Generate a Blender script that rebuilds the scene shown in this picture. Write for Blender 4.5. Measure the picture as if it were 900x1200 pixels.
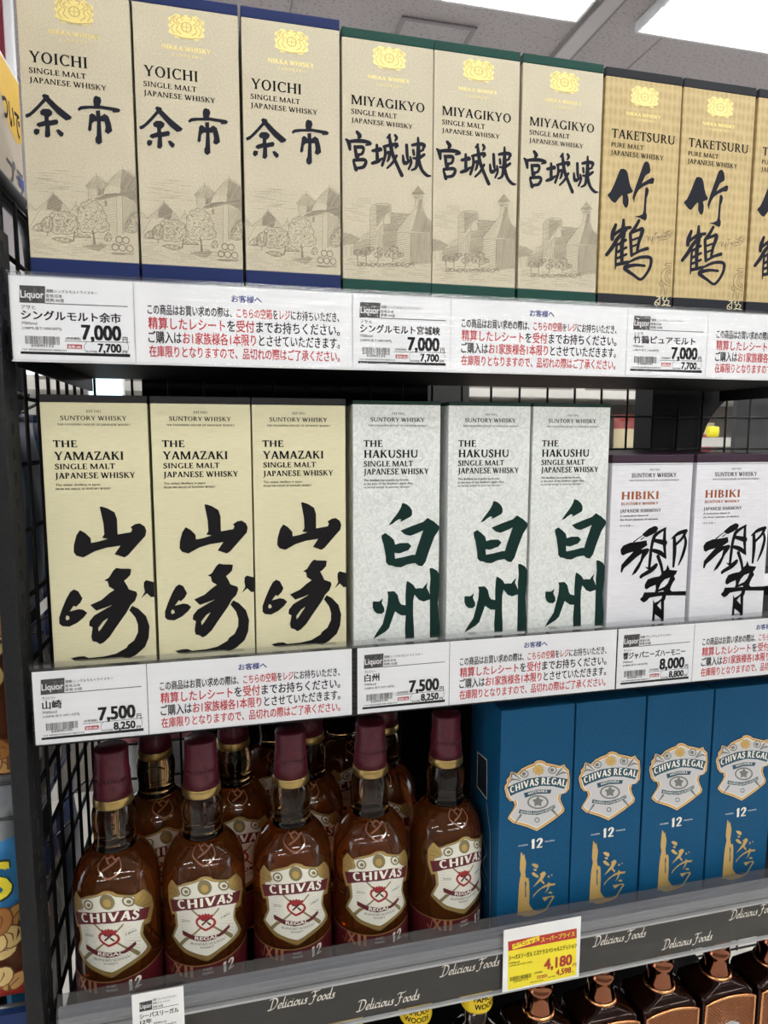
import bpy, bmesh, math, random
from mathutils import Vector, Matrix
from mathutils.geometry import tessellate_polygon
for o in list(bpy.data.objects): bpy.data.objects.remove(o)
sc = bpy.context.scene
COL = sc.collection
# ---------------------------------------------------------------- camera
CAMP = (.15649, -.58459, -.12949); YAW, PIT, ROLL, FPX = .23673, -.11448, .00212, 781.214
def cam_axes():
    cy, sy, cp, sp = math.cos(YAW), math.sin(YAW), math.cos(PIT), math.sin(PIT)
    f = Vector((sy*cp, cy*cp, sp)); r = Vector((cy, -sy, 0)); u = r.cross(f)
    cr, sr = math.cos(ROLL), math.sin(ROLL)
    return cr*r+sr*u, -sr*r+cr*u, f
cam = bpy.data.cameras.new('camera'); cob = bpy.data.objects.new('camera', cam); COL.objects.link(cob)
R_, U_, F_ = cam_axes()
cob.matrix_world = Matrix(((R_.x, U_.x, -F_.x, CAMP[0]), (R_.y, U_.y, -F_.y, CAMP[1]), (R_.z, U_.z, -F_.z, CAMP[2]), (0, 0, 0, 1)))
cam.sensor_fit = 'VERTICAL'; cam.sensor_height = 24; cam.lens = FPX/1200*24; cam.clip_start = .01
cam.dof.use_dof = True; cam.dof.focus_distance = .74; cam.dof.aperture_fstop = 9
sc.camera = cob
# ---------------------------------------------------------------- world, exposure
w = bpy.data.worlds.new('store_air'); sc.world = w; w.use_nodes = True
w.node_tree.nodes['Background'].inputs[0].default_value = (.92, .95, 1, 1)
w.node_tree.nodes['Background'].inputs[1].default_value = 1.5
LAMP = 15.0
vs = sc.view_settings; vs.view_transform = 'Standard'; vs.look = 'None'; vs.gamma = 1; vs.use_curve_mapping = False; vs.exposure = 1.12
sc.cycles.use_denoising = True; sc.cycles.max_bounces = 14; sc.cycles.transmission_bounces = 12; sc.cycles.transparent_max_bounces = 12
sc.cycles.caustics_refractive = True; sc.cycles.sample_clamp_indirect = 6
DATA={
'yoichi':[
('T',1,'gold','serifb','NIKKA WHISKY',212,597,2234,36),
('T',1,'gold','jp','ニッカウヰスキー',287,525,2188,24),
('T',1,'ink','serif','YOICHI',69,488,2013,81),
('T',1,'ink','serif','SINGLE MALT',64,475,1934,39),
('T',1,'ink','serif','JAPANESE WHISKY',63,623,1865,39),
('E',265,2511,556,2322),
('P',1,'brush',[147,1777,164,1791,197,1785,202,1766,266,1708,358,1641,346,1621,312,1609,253,1652,173,1736,99,1652,54,1610,27,1599,20,1622,55,1642,112,1702,157,1756],[]),
('P',1,'brush',[127,1657,149,1679,193,1684,218,1667,214,1643,188,1618,190,1597,246,1613,259,1598,250,1575,194,1559,195,1488,178,1467,153,1473,161,1555,117,1540,96,1554,107,1572,157,1593,158,1626,131,1634],[]),
('P',1,'brush',[78,1520,95,1529,119,1524,115,1496,93,1478,74,1492],[]),
('P',1,'brush',[236,1533,260,1540,293,1514,286,1491,267,1484,248,1504],[]),
('P',1,'brush',[525,1807,542,1820,573,1812,581,1786,569,1751,705,1744,722,1732,710,1714,664,1706,659,1720,579,1725,489,1717,432,1704,410,1690,401,1706,422,1728,456,1736,523,1743,518,1773],[]),
('P',1,'brush',[534,1707,568,1715,569,1668,601,1692,629,1675,645,1621,653,1566,620,1540,595,1555,604,1589,597,1633,570,1630,572,1513,573,1474,549,1453,525,1466,522,1497,534,1521,541,1627,520,1625,503,1606,499,1562,484,1544,470,1559,480,1615,488,1671,505,1686,522,1680,538,1665],[]),
('H',1,'etch',[717,1280,821,1220,818,1112,691,1141],60,5,4),
('H',1,'etch',[601,1168,717,1280,692,1192,685,1141,616,1152],35,10,2),
('S',1,'etch',[601,1162,3,717,1280,3,821,1220,3]),
('S',1,'etch',[720,1308,4,717,1277,4]),
('H',1,'etch',[432,1126,520,1215,610,1152,587,1133,523,1111,443,1115],70,9,4),
('S',1,'etch',[432,1124,3,520,1215,3,610,1149,3]),
('S',1,'etch',[519,1240,4,520,1212,4]),
('H',1,'etch',[449,1116,523,1111,521,1048,452,1020],90,13,2),
('H',1,'etch',[523,1111,587,1133,562,1074,522,1060],80,5,4),
('S',1,'etch',[451,1116,3,452,1020,3]),
('H',1,'etch',[492,1035,585,1082,690,1096,702,1142,818,1112,816,1026,747,1066,689,1079,538,1027],10,5,4),
('H',1,'etch',[538,1015,660,1071,653,772,568,858],15,18,2),
('S',1,'etch',[664,1071,3,656,761,3]),
('S',1,'etch',[707,1074,3,700,781,3]),
('H',1,'etch',[706,1063,816,1026,815,956,717,788,700,787],60,10,3),
('H',1,'etch',[572,1030,592,1037,589,985,571,982],45,5,4),
('H',1,'etch',[50,911,147,997,194,1050,259,988,313,919,240,919,139,923],50,11,2),
('H',1,'etch',[147,985,194,1050,259,988,240,925,140,929],30,5,4),
('S',1,'etch',[50,911,3,147,997,3,194,1050,3,259,988,3,313,919,3]),
('S',1,'etch',[83,913,3,18,797,3]),
('H',1,'etch',[-10,918,14,964,61,912],45,10,2),
('S',1,'etch',[-10,923,3,14,964,3,61,912,3]),
('S',1,'etch',[192,1067,4,194,1050,4]),
('H',1,'etch',[319,931,354,979,387,936],45,7,2),
('S',1,'etch',[319,929,3,354,979,3,387,936,3]),
('S',1,'etch',[353,1007,3,354,977,3]),
('R',1,'etch',[369,901,388,970,434,1008,480,1017,526,1003,559,949,580,870,596,826,578,802,508,785,439,775,382,788,361,844]),
('R',1,'etch',[159,852,183,910,240,919,318,908,362,866,360,787,325,762,234,750,167,762]),
('R',1,'etch',[23,764,58,811,102,820,100,758]),
('R',1,'etch',[91,824,138,873,176,864,167,762,100,758]),
('R',1,'etch',[718,823,755,918,815,968,812,806,741,795]),
('R',1,'etch',[559,743,589,785,617,747,599,717,564,720]),
('R',1,'etch',[335,728,370,765,404,733]),
('R',1,'etch',[404,733,427,757,461,736]),
('R',1,'etch',[165,706,233,721,323,705,277,679]),
('S',1,'etch',[472,789,11,479,738,15,480,692,20]),
('S',1,'etch',[336,768,9,325,699,11]),
('S',1,'etch',[139,766,5,135,732,7]),
('H',1,'etch',[379,662,529,695,575,686,516,631,424,648],0,7,4),
('C',1,'etch',671,733,30,21),
('C',1,'etch',722,731,30,21),
('C',1,'etch',638,673,30,21),
('C',1,'etch',693,671,30,21),
('C',1,'etch',750,669,30,21),
('H',1,'etch',[597,630,784,636,772,618,620,614],0,5,4),
('S',1,'etch',[27,724,2,155,726,2]),
('S',1,'etch',[266,728,2,329,729,2]),
('S',1,'etch',[417,730,2,552,732,2]),
('S',1,'etch',[75,709,2,129,710,2]),
('S',1,'etch',[249,711,2,295,712,2]),
('S',1,'etch',[397,714,2,481,715,2]),
('S',1,'etch',[25,692,2,96,693,2]),
('S',1,'etch',[196,695,2,319,697,2]),
('S',1,'etch',[433,698,2,549,700,2]),
('S',1,'etch',[13,676,2,89,677,2]),
('S',1,'etch',[214,679,2,280,680,2]),
('S',1,'etch',[390,682,2,492,683,2]),
('S',1,'etch',[527,683,2,673,685,2]),
('S',1,'etch',[13,660,2,166,662,2]),
('S',1,'etch',[284,664,2,335,665,2]),
('S',1,'etch',[413,666,2,573,668,2]),
('S',1,'etch',[28,645,2,140,646,2]),
('S',1,'etch',[259,648,2,409,650,2]),
('S',1,'etch',[500,651,2,652,653,2]),
('S',1,'etch',[45,629,2,194,631,2]),
('S',1,'etch',[311,632,2,420,634,2]),
('S',1,'etch',[474,634,2,574,636,2]),
('S',1,'etch',[-6,613,2,57,614,2]),
('S',1,'etch',[161,615,2,236,616,2]),
('S',1,'etch',[308,616,2,452,618,2]),
('S',1,'etch',[550,619,2,712,621,2]),
('S',1,'etch',[31,597,2,135,598,2]),
('S',1,'etch',[240,600,2,341,601,2]),
('S',1,'etch',[459,602,2,556,603,2]),
('S',1,'etch',[70,582,2,173,583,2]),
('S',1,'etch',[291,584,2,369,585,2]),
('S',1,'etch',[453,586,2,600,587,2]),
('S',1,'etch',[186,1228,1,253,1231,2,320,1231,1]),
('S',1,'etch',[213,1230,1,280,1227,2,347,1233,1]),
('S',1,'etch',[86,1199,1,152,1202,2,219,1202,1]),
('S',1,'etch',[178,1207,1,245,1208,2,312,1210,1]),
('S',1,'etch',[96,1180,1,163,1185,2,229,1183,1]),
('S',1,'etch',[300,1198,1,368,1196,2,436,1200,1]),
('S',1,'etch',[76,1159,1,142,1159,2,209,1161,1]),
('S',1,'etch',[64,1158,1,130,1156,2,196,1160,1]),
('S',1,'etch',[110,1142,1,177,1147,2,244,1144,1]),
('S',1,'etch',[192,1148,1,258,1147,2,326,1151,1]),
('S',1,'etch',[260,1134,1,328,1138,2,395,1136,1]),
('S',1,'etch',[49,1116,1,115,1122,2,182,1119,1]),
('S',1,'etch',[238,1112,1,305,1112,2,373,1114,1]),
('S',1,'etch',[181,1107,1,248,1104,2,315,1109,1]),
('S',1,'etch',[156,1085,1,223,1091,2,290,1087,1]),
('S',1,'etch',[198,1089,1,266,1094,2,333,1091,1]),
('S',1,'etch',[66,1058,1,132,1062,2,199,1060,1]),
('S',1,'etch',[328,1079,1,396,1085,2,464,1081,1]),
],
'miyagikyo':[
('T',1,'gold','serifb','NIKKA WHISKY',224,598,2212,29),
('T',1,'gold','jp','ニッカウヰスキー',295,531,2161,22),
('T',1,'ink','serif','MIYAGIKYO',77,736,1987,75),
('T',1,'ink','serif','SINGLE MALT',77,484,1908,40),
('T',1,'ink','serif','JAPANESE WHISKY',77,629,1839,38),
('E',263,2487,567,2301),
('S',1,'brush',[129,1762,30,152,1735,40,142,1717,25]),
('S',1,'brush',[32,1693,20,55,1670,40,66,1615,25]),
('S',1,'brush',[69,1680,28,128,1690,34,202,1693,34,249,1680,28,207,1663,14]),
('S',1,'brush',[110,1641,30,123,1556,30]),
('S',1,'brush',[110,1637,28,174,1643,34,186,1622,26,170,1587,26,128,1578,22]),
('S',1,'brush',[142,1571,25,128,1540,20]),
('S',1,'brush',[96,1519,22,119,1453,36]),
('S',1,'brush',[100,1528,28,188,1541,32,207,1521,30,183,1480,30,128,1466,25]),
('S',1,'brush',[267,1622,26,337,1641,40]),
('S',1,'brush',[305,1673,26,309,1557,34]),
('S',1,'brush',[263,1518,26,314,1540,34,356,1570,16]),
('S',1,'brush',[366,1666,24,427,1685,30,488,1695,36,474,1668,18]),
('S',1,'brush',[375,1662,26,380,1598,28,352,1508,26]),
('S',1,'brush',[380,1602,20,417,1627,26,413,1575,26,399,1547,16]),
('S',1,'brush',[417,1766,24,427,1698,34,446,1613,36,494,1513,32,532,1442,36]),
('S',1,'brush',[398,1742,18,422,1771,22]),
('S',1,'brush',[484,1603,24,446,1539,24,399,1491,20]),
('S',1,'brush',[469,1771,24,483,1751,28,469,1724,16]),
('S',1,'brush',[574,1699,30,579,1625,30,584,1582,24]),
('S',1,'brush',[541,1609,20,556,1545,36,608,1576,22]),
('S',1,'brush',[608,1602,20,618,1559,24,594,1500,20]),
('S',1,'brush',[626,1704,26,684,1719,34,737,1715,34,723,1679,20]),
('S',1,'brush',[679,1771,20,682,1679,38,680,1600,44,661,1519,28,623,1494,18]),
('S',1,'brush',[636,1662,26,641,1627,26]),
('S',1,'brush',[738,1636,26,685,1600,30,637,1596,20]),
('S',1,'brush',[680,1591,40,715,1506,32,764,1462,30,798,1461,14]),
('S',1,'brush',[728,1675,22,699,1659,20]),
('H',1,'etch',[618,1287,683,1370,750,1298,713,1290,660,1283],10,6,4),
('H',1,'etch',[634,1274,734,1282,724,1262,650,1256],0,6,4),
('S',1,'etch',[660,1257,3,650,1183,3,619,1132,3,556,1059,3,478,956,3,610,965,3]),
('H',1,'etch',[660,1252,687,1254,672,1185,661,1145,620,1044,610,965,478,956,556,1059,619,1132,650,1183],60,16,2),
('H',1,'etch',[687,1254,724,1257,730,1180,768,1104,811,1078,812,975,620,971,662,1106,677,1185],75,7,4),
('H',1,'etch',[483,952,610,960,611,690,553,691,489,849],15,18,3),
('H',1,'etch',[615,961,812,975,813,707,617,690],88,8,4),
('S',1,'etch',[483,952,3,489,849,3]),
('S',1,'etch',[615,961,4,617,690,4]),
('H',1,'etch',[242,1132,301,1175,301,788,244,785],10,16,3),
('S',1,'etch',[242,1132,3,244,785,3]),
('H',1,'etch',[301,1175,425,1180,425,1117,389,1114,358,1054,301,982],25,7,4),
('S',1,'etch',[242,1132,4,306,1185,4,425,1185,4,430,1113,4]),
('S',1,'etch',[389,1110,3,430,1079,3,429,1021,3,363,1024,3,389,1110,3]),
('H',1,'etch',[430,1113,603,1116,483,956,484,839,431,797,369,744,363,1011,431,1021],12,8,4),
('S',1,'etch',[430,1116,4,609,1117,4]),
('H',1,'etch',[301,944,363,1016,364,743,306,750],88,14,4),
('S',1,'etch',[311,954,3,363,1018,3]),
('H',1,'etch',[0,922,81,909,157,876,101,833,-1,807],35,7,4),
('H',1,'etch',[90,833,183,868,244,891,244,765,90,731],15,9,4),
('H',1,'etch',[177,906,244,935,244,891,177,867],70,10,2),
('S',1,'etch',[177,867,3,177,906,3,244,935,3]),
('S',1,'etch',[24,799,3,24,730,3]),
('S',1,'etch',[75,803,3,75,733,3]),
('R',1,'etch',[166,760,158,744,137,734,113,736,98,748,99,765,114,778,138,783,158,775]),
('R',1,'etch',[254,776,243,754,216,742,185,744,165,759,166,781,186,799,217,805,243,795]),
('R',1,'etch',[281,797,275,784,259,777,241,778,229,787,229,800,241,811,260,814,275,808]),
('R',1,'etch',[352,753,344,736,323,726,299,728,284,740,284,757,299,771,323,775,344,768]),
('R',1,'etch',[348,801,343,791,331,786,317,786,308,794,308,804,317,812,331,814,343,810]),
('R',1,'etch',[503,811,493,792,470,781,443,783,425,797,426,816,443,832,470,836,494,828]),
('R',1,'etch',[524,763,512,740,482,726,448,728,426,745,426,770,449,789,483,795,513,785]),
('R',1,'etch',[553,765,546,753,531,746,513,747,501,756,501,768,513,779,531,782,547,776]),
('R',1,'etch',[213,754,206,739,188,730,167,732,153,742,154,757,167,770,188,773,206,767]),
('R',1,'etch',[421,752,416,742,404,736,390,737,380,745,381,755,390,763,404,765,416,761]),
('S',1,'etch',[131,748,6,131,680,8]),
('S',1,'etch',[208,753,6,208,685,8]),
('S',1,'etch',[317,760,6,317,692,8]),
('S',1,'etch',[452,769,6,453,700,8]),
('R',1,'etch',[174,665,164,647,142,649,129,648,137,669,158,677,173,652]),
('R',1,'etch',[213,672,203,653,181,650,168,658,176,675,197,671,212,664]),
('R',1,'etch',[252,661,242,649,220,651,207,651,215,663,236,665,252,662]),
('R',1,'etch',[292,675,281,648,260,640,246,658,254,676,276,675,291,661]),
('R',1,'etch',[331,657,321,648,299,660,286,667,294,674,315,682,331,667]),
('R',1,'etch',[371,673,361,655,339,660,325,678,333,664,355,680,370,668]),
('R',1,'etch',[411,675,400,674,378,660,365,662,373,674,394,675,410,684]),
('R',1,'etch',[451,686,440,657,418,655,405,673,413,680,434,687,450,670]),
('R',1,'etch',[491,679,480,660,458,655,445,677,452,673,474,685,490,693]),
('R',1,'etch',[531,674,520,680,498,658,485,687,492,688,514,694,530,675]),
('R',1,'etch',[571,680,560,675,538,664,525,671,533,691,554,700,570,687]),
('R',1,'etch',[611,692,601,676,579,660,565,681,573,685,595,699,611,691]),
('R',1,'etch',[652,674,641,677,619,683,605,671,613,680,635,710,651,685]),
('S',1,'etch',[42,701,3,123,704,2]),
('S',1,'etch',[317,710,3,388,713,2]),
('S',1,'etch',[522,717,3,596,720,2]),
('S',1,'etch',[749,725,3,804,726,2]),
('S',1,'etch',[33,686,3,87,687,2]),
('S',1,'etch',[233,692,3,318,695,2]),
('S',1,'etch',[440,699,3,541,702,2]),
('S',1,'etch',[651,706,3,704,707,2]),
('S',1,'etch',[64,671,3,221,676,2]),
('S',1,'etch',[403,682,3,481,684,2]),
('S',1,'etch',[605,688,3,755,693,2]),
('S',1,'etch',[16,654,3,126,658,2]),
('S',1,'etch',[237,661,3,320,664,2]),
('S',1,'etch',[431,667,3,589,672,2]),
('S',1,'etch',[729,676,3,805,678,2]),
('S',1,'etch',[98,641,3,216,645,2]),
('S',1,'etch',[313,648,3,410,651,2]),
('S',1,'etch',[551,655,3,664,659,2]),
('S',1,'etch',[129,627,3,215,629,2]),
('S',1,'etch',[388,634,3,469,637,2]),
('S',1,'etch',[646,642,3,766,646,2]),
('S',1,'etch',[17,608,3,178,612,2]),
('S',1,'etch',[349,617,3,411,619,2]),
('S',1,'etch',[528,623,3,570,624,2]),
('S',1,'etch',[765,630,3,805,627,2]),
('S',1,'etch',[121,595,3,236,598,2]),
('S',1,'etch',[357,602,3,403,603,2]),
('S',1,'etch',[589,609,3,746,613,2]),
('S',1,'etch',[82,578,3,195,582,2]),
('S',1,'etch',[347,586,3,508,591,2]),
('S',1,'etch',[633,594,3,795,599,2]),
('S',1,'etch',[82,563,3,139,564,2]),
('S',1,'etch',[265,568,3,312,569,2]),
('S',1,'etch',[383,571,3,546,576,2]),
('S',1,'etch',[751,581,3,806,580,2]),
('S',1,'etch',[126,1218,2,187,1218,2,248,1220,2]),
('S',1,'etch',[125,1201,2,186,1201,2,247,1203,2]),
('S',1,'etch',[127,1184,2,188,1184,2,249,1186,2]),
('S',1,'etch',[66,1162,2,127,1162,2,188,1164,2]),
('S',1,'etch',[84,1146,2,145,1146,2,206,1148,2]),
('S',1,'etch',[17,1124,2,77,1124,2,138,1126,2]),
('S',1,'etch',[12,1106,2,72,1106,2,133,1108,2]),
('S',1,'etch',[72,1094,2,133,1094,2,194,1096,2]),
('S',1,'etch',[106,1079,2,168,1079,2,229,1081,2]),
('S',1,'etch',[25,1056,2,86,1056,2,147,1058,2]),
('S',1,'etch',[31,1039,2,92,1039,2,153,1041,2]),
('S',1,'etch',[75,1025,2,136,1025,2,197,1027,2]),
],
'taketsuru':[
('T',1,'gold','serifb','NIKKA WHISKY',223,601,2184,30),
('T',1,'gold','jp','ニッカウヰスキー',298,533,2140,23),
('T',1,'ink','serif','TAKETSURU',82,769,1966,80),
('T',1,'ink','serif','PURE MALT',79,426,1884,41),
('T',1,'ink','serif','JAPANESE WHISKY',77,652,1811,44),
('E',264,2456,569,2271),
('P',1,'brush',[186,1689,216,1696,247,1690,267,1666,288,1590,306,1539,334,1502,324,1487,276,1467,291,1425,291,1381,279,1349,264,1341,248,1351,226,1384,226,1446,212,1453,183,1420,154,1383,137,1377,108,1392,60,1441,70,1454,94,1478,126,1541,158,1622],[]),
('P',1,'brush',[439,1768,459,1786,485,1783,504,1757,515,1706,506,1679,486,1673,461,1653,437,1603,428,1580,458,1600,529,1640,552,1643,563,1627,553,1591,537,1583,506,1582,450,1556,400,1521,376,1484,357,1439,353,1390,341,1420,331,1441,338,1472,353,1526,385,1616,416,1705],[]),
('P',1,'brush',[467,1535,480,1551,498,1542,507,1521,501,1486,487,1449,485,1387,486,1317,498,1291,497,1260,483,1239,461,1244,424,1259,361,1270,412,1280,448,1296,459,1333,462,1421,464,1483],[]),
('S',1,'brush',[163,1178,31,136,1103,48,130,1044,41]),
('S',1,'brush',[245,1227,31,244,1163,41,226,1098,36]),
('S',1,'brush',[141,1077,29,231,1141,34,323,1164,31]),
('S',1,'brush',[280,1145,36,191,1054,41,134,965,41,76,893,36]),
('S',1,'brush',[182,1000,26,179,915,26,178,819,22,178,766,10]),
('S',1,'brush',[257,1111,41,238,993,46,246,823,36]),
('S',1,'brush',[279,1044,29,194,996,29]),
('S',1,'brush',[288,975,26,191,926,29]),
('S',1,'brush',[291,911,26,194,868,26]),
('S',1,'brush',[314,838,36,191,809,34]),
('S',1,'brush',[413,1234,31,378,1173,36,331,1116,31]),
('S',1,'brush',[325,1105,36,336,1010,36,348,904,34]),
('S',1,'brush',[337,1117,31,417,1149,31,454,1157,43,450,1114,41,423,1038,36,408,951,31]),
('S',1,'brush',[347,1048,22,415,1074,22]),
('S',1,'brush',[356,990,22,418,1016,22]),
('S',1,'brush',[348,904,26,440,953,29,521,980,36]),
('S',1,'brush',[332,844,24,431,888,31,531,900,34,567,875,36,550,787,31,467,685,29,376,723,31,286,772,43,297,794,41,397,816,31,498,815,26]),
('S',1,'sign',[490,1079,5,514,1102,5,523,1055,5,540,1099,5,559,1052,5,577,1107,5,565,1020,5]),
('S',1,'sign',[583,1123,5,626,1137,5]),
('S',1,'sign',[607,1134,5,592,1065,5]),
('S',1,'sign',[611,1077,5,628,1105,5,636,1079,5,647,1106,5,655,1083,5,672,1119,5,680,1089,5,698,1115,5,709,1100,5,733,1166,5,714,1095,5,748,1135,5,756,1114,5,783,1150,5]),
('S',1,'sign',[649,1069,5,725,1082,5,785,1121,5]),
('S',1,'sign',[691,1131,5,772,1169,5]),
('S',1,'sign',[793,856,5,739,851,5,725,830,5,794,829,5]),
('S',1,'sign',[795,818,5,754,810,5,716,792,5,687,741,5,697,687,5,731,656,5,806,632,5]),
('S',1,'sign',[794,796,5,756,783,5,735,744,5,737,700,5,797,659,5]),
('S',1,'sign',[795,774,5,764,756,5,759,718,5,795,687,5]),
('S',1,'sign',[697,687,5,666,652,5,693,632,5,711,655,5]),
('S',1,'sign',[706,633,5,685,546,5]),
('S',1,'sign',[765,625,5,756,550,5]),
('S',1,'sign',[718,644,5,737,549,5]),
('S',1,'whitegold',[648,526,8,673,532,8,668,505,8,637,481,8,630,454,8,659,444,8,668,466,8,644,471,8]),
('S',1,'whitegold',[686,533,8,684,445,8]),
('S',1,'whitegold',[707,512,8,731,530,8,720,496,8,753,492,8,729,464,8,775,449,8]),
('S',1,'whitegold',[770,532,8,759,504,8,792,489,8,775,455,8,804,448,8]),
('S',1,'whitegold',[710,446,8,742,453,8]),
],
'yamazaki':[
('T',1,'ink','serif','EST 1923',352,465,2508,20),
('T',1,'ink','serif','SUNTORY WHISKY',149,664,2444,36),
('T',1,'ink','serif','THE FOUNDING HOUSE OF JAPANESE WHISKY',126,693,2401,16),
('T',1,'ink','serifb','THE',85,269,2222,56),
('T',1,'ink','serifb','YAMAZAKI',87,627,2116,69),
('T',1,'ink','serifb','SINGLE MALT',89,557,2040,45),
('T',1,'ink','serifb','JAPANESE WHISKY',86,715,1963,48),
('T',1,'ink','sans','The oldest distillery in Japan',89,434,1902,18),
('T',1,'ink','serifb','FROM THE HOUSE OF SUNTORY WHISKY',88,517,1868,16),
('P',1,'brush',[420,1721,436,1724,483,1707,537,1672,554,1615,554,1482,661,1498,671,1523,659,1542,699,1567,736,1572,773,1546,787,1507,777,1462,720,1400,632,1301,600,1281,522,1312,547,1349,572,1384,462,1371,365,1343,273,1294,220,1311,200,1343,205,1406,228,1486,257,1528,298,1503,338,1458,341,1417,391,1424,474,1447,428,1457,447,1486,444,1580],[]),
('P',1,'brush',[157,1004,187,1024,220,1007,251,942,232,904,197,871,180,882,145,835,218,851,254,842,283,814,252,775,202,733,135,702,82,711,59,733,60,787,87,862,125,948],[[120,802,110,777,119,760,141,769,138,792]]),
('P',1,'brush',[430,1089,468,1112,506,1172,531,1194,567,1185,629,1182,651,1176,642,1127,614,1097,589,1078,613,1032,624,1002,686,977,692,950,672,899,634,862,595,793,550,731,505,668,454,593,403,545,372,531,348,551,312,564,305,603,319,683,292,701,297,740,337,789,411,830,486,871,436,854,356,829,333,854,309,881,401,921,464,975,507,1003,465,1033,457,1078],[[364,677,408,733,446,757,439,744,388,669,367,645]]),
('P',1,'brush',[620,818,646,855,695,826,756,757,782,664,771,559,738,481,661,414,610,392,498,393,362,391,216,391,168,399,132,425,193,436,241,436,277,417,400,421,499,439,587,486,600,511,651,547,684,617,686,683,668,749],[]),
('P',1,'brush',[750,1058,769,1075,835,1054,833,923,804,922,770,959,722,916,754,973,747,1019],[]),
],
'hakushu':[
('T',1,'ink','serif','EST 1923',366,478,2514,19),
('T',1,'ink','serif','SUNTORY WHISKY',161,678,2450,38),
('T',1,'ink','serif','THE FOUNDING HOUSE OF JAPANESE WHISKY',141,711,2407,15),
('T',1,'ink','serifb','THE',97,277,2220,60),
('T',1,'ink','serifb','HAKUSHU',102,615,2119,72),
('T',1,'ink','serifb','SINGLE MALT',97,567,2040,50),
('T',1,'ink','serifb','JAPANESE WHISKY',97,723,1965,54),
('T',1,'ink','sans','The distillery surrounded by forests',100,522,1905,19),
('T',1,'ink','sans','at the foot of the Southern Japan Alps',98,569,1872,19),
('T',1,'ink','serif','FROM THE HOUSE OF SUNTORY WHISKY',99,534,1839,15),
('P',1,'brush',[467,1697,506,1686,543,1657,562,1624,564,1590,553,1568,490,1536,447,1517,458,1541,435,1545,404,1527,373,1502,334,1489,368,1536,425,1608,452,1652],[]),
('P',1,'brush',[451,1436,555,1475,673,1513,697,1534,715,1550,778,1514,834,1465,833,1437,786,1366,737,1240,700,1128,668,1087,632,1092,595,1120,524,1112,457,1085,405,1091,373,1105,337,1111,311,1140,308,1196,286,1316,268,1369,269,1398,304,1418,348,1388,388,1350,400,1305,447,1318,527,1317,559,1285,528,1247,442,1219,394,1226,399,1171,482,1183,569,1202,597,1200,623,1289,672,1430,604,1402,545,1383,493,1398],[]),
('P',1,'brush',[184,767,199,771,244,766,283,796,271,750,296,701,297,667,272,646,228,650,197,677,183,717],[]),
('P',1,'brush',[324,858,393,858,425,823,444,753,463,726,505,715,503,810,508,912,516,950,544,938,580,909,604,873,640,876,672,871,721,928,713,876,747,806,743,875,750,961,740,1064,767,1065,814,1039,840,999,840,870,827,723,836,592,848,495,846,376,749,380,749,554,746,758,684,741,638,760,592,814,580,754,580,616,589,494,593,389,506,391,500,465,506,616,461,619,401,661,372,586,342,501,307,469,188,404,222,466,279,544,304,641,328,742,333,819],[]),
],
'hibiki':[
('T',1,'ink','serif','EST 1923',429,544,1973,19),
('T',1,'ink','serif','SUNTORY WHISKY',219,746,1904,43),
('T',1,'ink','serif','THE FOUNDING HOUSE OF JAPANESE WHISKY',194,780,1865,16),
('T',1,'copper','serifb','HIBIKI',114,547,1680,80),
('T',1,'copper','serifb','SUNTORY WHISKY',113,547,1623,28),
('T',1,'ink','serif','JAPANESE HARMONY',106,581,1546,34),
('T',1,'ink','sans','A meticulous blend of',105,434,1503,19),
('T',1,'ink','sans','the finest selection of whiskies',107,550,1464,19),
('T',1,'ink','jp','ウイスキー',110,265,1398,23),
('P',1,'ink',[-8,2035,929,2038,929,2034,-8,2031],[]),
('P',1,'brush',[374,1317,446,1373,515,1400,546,1392,559,1369,539,1334,490,1309,426,1284,395,1294],[]),
('S',1,'brush',[389,1312,8,278,1240,14]),
('S',1,'brush',[401,1285,8,362,1262,12]),
('P',1,'brush',[129,1166,156,1205,234,1233,353,1242,427,1253,440,1199,367,1157,447,1170,470,1153,455,1122,403,1057,358,960,320,912,271,885,298,944,363,1040,380,1116,312,1074,245,1019,178,968,158,924,140,929,146,1005,212,1074,279,1138,210,1123,161,1102,136,1121],[]),
('S',1,'brush',[648,1371,22,540,1312,40,508,1259,40,488,1161,34,482,1071,36,474,954,30]),
('S',1,'brush',[638,1362,28,641,1227,40,652,1128,30,666,1055,20]),
('S',1,'brush',[513,1250,36,647,1218,60]),
('S',1,'brush',[514,1142,40,591,1117,50,655,1073,40]),
('S',1,'brush',[573,1077,40,614,984,36,640,892,30]),
('S',1,'brush',[432,970,8,489,949,30,558,987,40]),
('S',1,'brush',[382,868,36,402,885,40,490,927,48,549,969,40]),
('S',1,'brush',[726,1260,14,805,1312,40,896,1336,40]),
('S',1,'brush',[756,1268,36,769,1132,44,764,960,26]),
('S',1,'brush',[887,1318,36,850,1256,30,781,1195,30]),
('S',1,'brush',[879,1282,26,899,1209,34,871,1083,34,825,975,14]),
('P',1,'brush',[678,936,695,985,722,927,815,916,801,881,778,860,796,824,770,790,749,748,739,713,764,693,933,689,936,641,694,654,688,615,673,595,682,379,646,374,644,403,610,433,569,458,569,386,537,384,543,509,540,620,559,580,601,599,640,625,646,653,582,650,496,640,462,607,427,593,386,622,386,636,412,659,429,701,556,697,566,736,560,775,497,754,455,731,431,750,433,785,461,837,524,855,602,865,625,889,639,910],[[598,724,623,783,668,827,731,845,706,786,672,752],[588,696,651,712,667,699],[592,553,633,597,643,503]]),
],
'mizunara':[
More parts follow.
